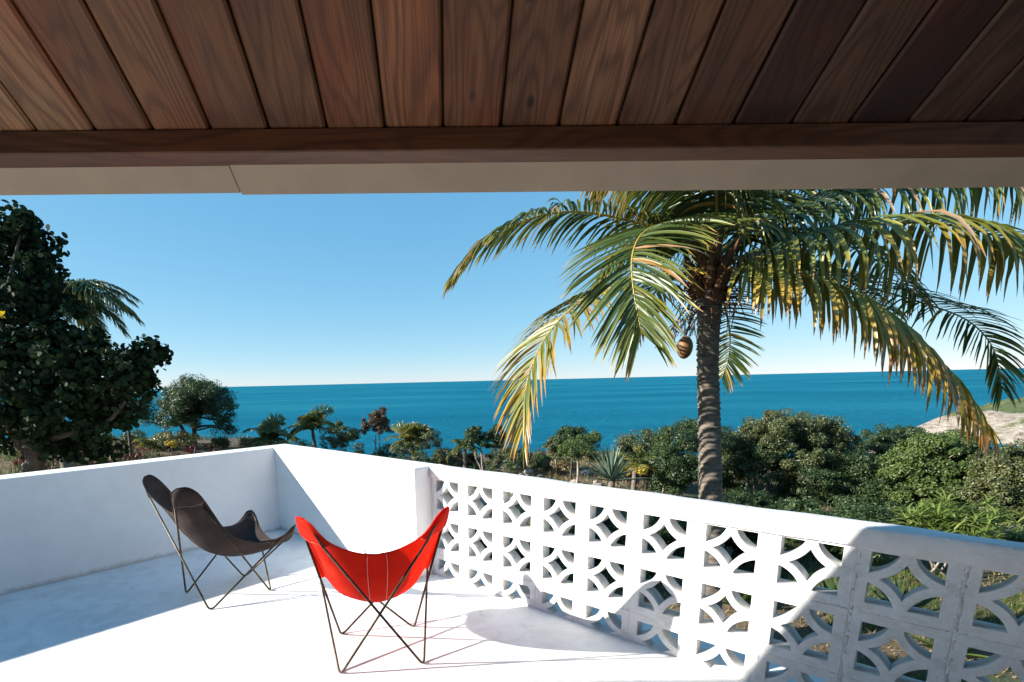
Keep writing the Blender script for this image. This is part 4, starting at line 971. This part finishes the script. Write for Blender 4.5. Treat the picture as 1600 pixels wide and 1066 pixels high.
lab = ['broad leaved aloe seen through the right hand openings of the screen', 'aloe with pale edged leaves low behind the screen wall', 'dark aloe in the bed under the coconut palm', 'aloe at the lawn edge behind the screen']
for i, (x, Y) in enumerate(((1540, 6.0), (1330, 7.2), (1180, 7.6), (1450, 7.0))):
    rosette('aloe', lab[i], 'aloe', gp(x, Y), 26, .62, .11, M['leaf_bright' if i % 2 == 0 else 'leaf_tree'], 80 + i, .3, 1.45, .12)
rgp = np.random.default_rng(90)
# red bromeliads in the left bed: one mesh, many plants
def rosette_mesh(n, L, wd, mat, seed, emin=.3, emax=1.3):
    rg = np.random.default_rng(seed); V_, F_, c = [], [], 0
    for i in range(n):
        a = i * 2.399; el = emin + (emax - emin) * i / n; d = np.array([math.cos(a) * math.cos(el), math.sin(a) * math.cos(el), math.sin(el)])
        V = blade(d * .02, d, L * rg.uniform(.8, 1.1), wd, rg, .3, 3); V_.append(V); F_ += strip_faces(3, c); c += len(V)
    return fast_mesh('bromeliad', np.vstack(V_), np.array(F_), mat, True)
brm = [rosette_mesh(16, .24, .05, M['leaf_red'], 91), rosette_mesh(14, .24, .05, M['leaf_coppery'], 92)]
for i in range(240):
    Y = rgp.uniform(14.0, 21); x = at(rgp.uniform(20, 345), 700, Y)[0]
    o = obj('bromeliad', brm[0 if rgp.random() < .55 else 1]); o.location = (x, Y, float(ground(x, Y))); o.rotation_euler = (0, 0, rgp.uniform(0, 6)); s_ = rgp.uniform(.7, 1.35); o.scale = (s_, s_, s_)
    tag(o, 'small dark red bromeliad in the bed beyond the left parapet', 'bromeliad', 'red bromeliads in the left bed')
T('croton', 'yellow leaved croton in the left bed near the round tree', [(268, 694, 7, 5, 0), (274, 698, 6, 4, 0)], 19, [268], M['leaf_yellow'], M['bark_dark'], 'shrub', nclump=8, nleaf=90, rc=.12, L=.12, Wd=.05, seed=93, r0=.02, nlimb=4)
T('croton', 'yellow flowering plant between the agave and the palm trunk', [(1002, 735, 8, 5, 0)], 14.5, [1002], M['leaf_yellow'], M['bark_dark'], 'shrub', nclump=6, nleaf=90, rc=.1, L=.1, Wd=.05, seed=94, r0=.015, nlimb=3)
T('dry_shrub', 'brown dry shrub seen under the big shaded tree', [(80, 690, 30, 16, 0), (70, 702, 26, 12, 0)], 15, [78], M['leaf_dry'], M['bark_dark'], 'shrub', nclump=30, nleaf=1800, rc=.2, L=.1, Wd=.03, seed=95, r0=.03)
# low scrub along the cliff top
spots = [(165, 702), (255, 700), (345, 706), (385, 700), (470, 700), (560, 706), (615, 705), (690, 716), (705, 712), (735, 722), (795, 722), (815, 714), (838, 716), (850, 725), (870, 728), (890, 735), (925, 722), (950, 715), (975, 720), (785, 708), (830, 735), (715, 728), (600, 712), (640, 714)]
where = ['left of the slim tree', 'between the slim tree and the round tree', 'right of the round tree', 'left of the low bushy palm', 'between the two palms at the wall corner', 'left of the coppery tree', 'right of the coppery tree', 'right of the yellowish palm', 'left of the little palm', 'below the little palm', 'right of the twin topped tree', 'well right of the twin topped tree', 'left of the small round bush top', 'in front of the small round bush top', 'below the small round bush top', 'at the foot of the feathery tree', 'right of the feathery tree', 'above the spiky agave', 'between the agave and the mid green tree', 'against the sea behind the twin topped tree', 'among the pale stones', 'just over the coping by the little palm', 'at the foot of the coppery tree', 'below the yellowish palm']
tone = dict(leaf_olive='olive', leaf_bright='fresh green', leaf_dry='straw brown', leaf_tree='dark green')
for i, (x, y) in enumerate(spots):
    Y = rgp.uniform(18.5, 23.0); mt = ['leaf_olive', 'leaf_bright', 'leaf_dry', 'leaf_tree'][int(rgp.integers(0, 4))]
    p_ = at(x, y, Y); gz = float(ground(p_[0], Y)); h_ = max(.45, min(1.2, p_[2] - gz + .35)); yc = y + 0
    k = 1 / pxm(Y); c_ = np.array([p_[0], Y, gz + h_ * .5]); q = CM @ (c_ - np.array([0, 0, CAMH])); qx, qy = PX + FOC * q[0] / q[2], PY + FOC * q[1] / q[2]
    T('scrub_bush', 'low ' + tone[mt] + ' scrub bush ' + where[i], [(qx, qy, h_ * .75 * k, h_ * .5 * k, 0), (qx + rgp.uniform(-14, 14), qy + 3, h_ * .6 * k, h_ * .4 * k, .2)], Y, [qx], M[mt], M['bark_pale'], 'shrub', nclump=16, nleaf=1000, rc=.2, L=.10, Wd=.04, seed=100 + i, r0=.02, nlimb=5, group='scrub bushes along the cliff top')
for i in range(34):
    Y = rgp.uniform(17.0, 24.0); px_ = rgp.uniform(160, 1010); x = at(px_, 720, Y)[0]; gz = float(ground(x, Y)); h_ = rgp.uniform(.3, .75); k = 1 / pxm(Y)
    q = CM @ (np.array([x, Y, gz + h_ * .45]) - np.array([0, 0, CAMH])); qx, qy = PX + FOC * q[0] / q[2], PY + FOC * q[1] / q[2]
    T('scrub_tuft', 'small scrub tuft in the tangle on the cliff top', [(qx, qy, h_ * rgp.uniform(.6, 1.2) * k, h_ * .5 * k, 0)], Y, [qx], M[['leaf_olive', 'leaf_bright', 'leaf_dry', 'leaf_tree', 'leaf_olive'][i % 5]], M['bark_pale'], 'shrub', nclump=9, nleaf=420, rc=.2, L=.11, Wd=.04, seed=300 + i, r0=.015, nlimb=4, group='scrub tufts on the cliff top')
# pale stones on the cliff top
import bmesh
def stone_mesh(seed):
    bm = bmesh.new(); bmesh.ops.create_icosphere(bm, subdivisions=2, radius=1.0); r = np.random.default_rng(seed); fx = r.uniform(.6, 1.3, 3)
    for v in bm.verts:
        c = np.array(v.co); k_ = 1 + .22 * float(fbm(c[0] * 2 + seed, c[1] * 2 + c[2] * 3, seed, 3)); v.co = Vector(c * k_ * fx * np.array([1, 1, .62]))
    me = bpy.data.meshes.new('stone'); bm.to_mesh(me); bm.free(); me.materials.append(M['rock']); return me
stm = [stone_mesh(i) for i in range(5)]
for i in range(90):
    Y = rgp.uniform(15, 21); px_ = rgp.uniform(660, 940); x = at(px_, 740, Y)[0]; s_ = rgp.uniform(.06, .26) * (1.0 if i % 9 else 1.6)
    o = obj('stone', stm[i % 5]); o.location = (x, Y, float(ground(x, Y)) + s_ * .25); o.rotation_euler = (0, 0, rgp.uniform(0, 6.28)); o.scale = (s_, s_, s_)
    tag(o, 'pale limestone lump lying on the cliff top soil', 'stone', 'pale stones on the cliff top')
# lawn and leaf litter seen through the openings
def blades(name, n, xr, yr, hmin, hmax, wd, mat, seed, mask=None, lean=.5):
    r = np.random.default_rng(seed); x = r.uniform(*xr, n); y = r.uniform(*yr, n)
    if mask is not None:
        ok = mask(x, y); x, y = x[ok], y[ok]
    n = len(x); z = ground(x, y); h = r.uniform(hmin, hmax, n); a = r.uniform(0, 6.28, n); l = r.uniform(0, lean, n) * h; b = r.uniform(0, 6.28, n)
    V = np.empty((n, 3, 3)); ca, sa = np.cos(a) * wd / 2, np.sin(a) * wd / 2
    V[:, 0] = np.stack([x - ca, y - sa, z - .01], 1); V[:, 1] = np.stack([x + ca, y + sa, z - .01], 1); V[:, 2] = np.stack([x + l * np.cos(b), y + l * np.sin(b), z + h], 1)
    return obj(name, fast_mesh(name, V.reshape(-1, 3), np.arange(n * 3).reshape(-1, 3), mat))
tag(blades('lawn_grass', 60000, (2.0, 13), (4.5, 12.5), .05, .14, .014, M['leaf_bright'], 201, lambda x, y: (fbm(x * .5, y * .5, 33, 3) > -.10) & (x > 4.4)), 'short sunlit lawn grass behind the screen wall', 'grass', kind='stuff')
tag(blades('dry_litter', 30000, (-2.0, 13), (5.5, 15), .02, .10, .03, M['leaf_dry'], 202, lambda x, y: fbm(x * .5, y * .5, 33, 3) < .1, lean=2.5), 'dry leaf litter and straw on the garden soil', 'leaf litter', kind='stuff')
tag(blades('cliff_grass', 50000, (-22, 14), (14, 25), .06, .30, .025, M['leaf_olive'], 203, lambda x, y: fbm(x * .6, y * .6, 35, 3) > .05), 'rough grass tufts on the cliff top', 'grass', kind='stuff')
tag(blades('dry_grass', 30000, (-20, 12), (15, 25), .06, .26, .02, M['leaf_dry'], 204, lambda x, y: fbm(x * .7, y * .7, 36, 3) > .1), 'straw coloured dry grass on the cliff top', 'grass', kind='stuff')
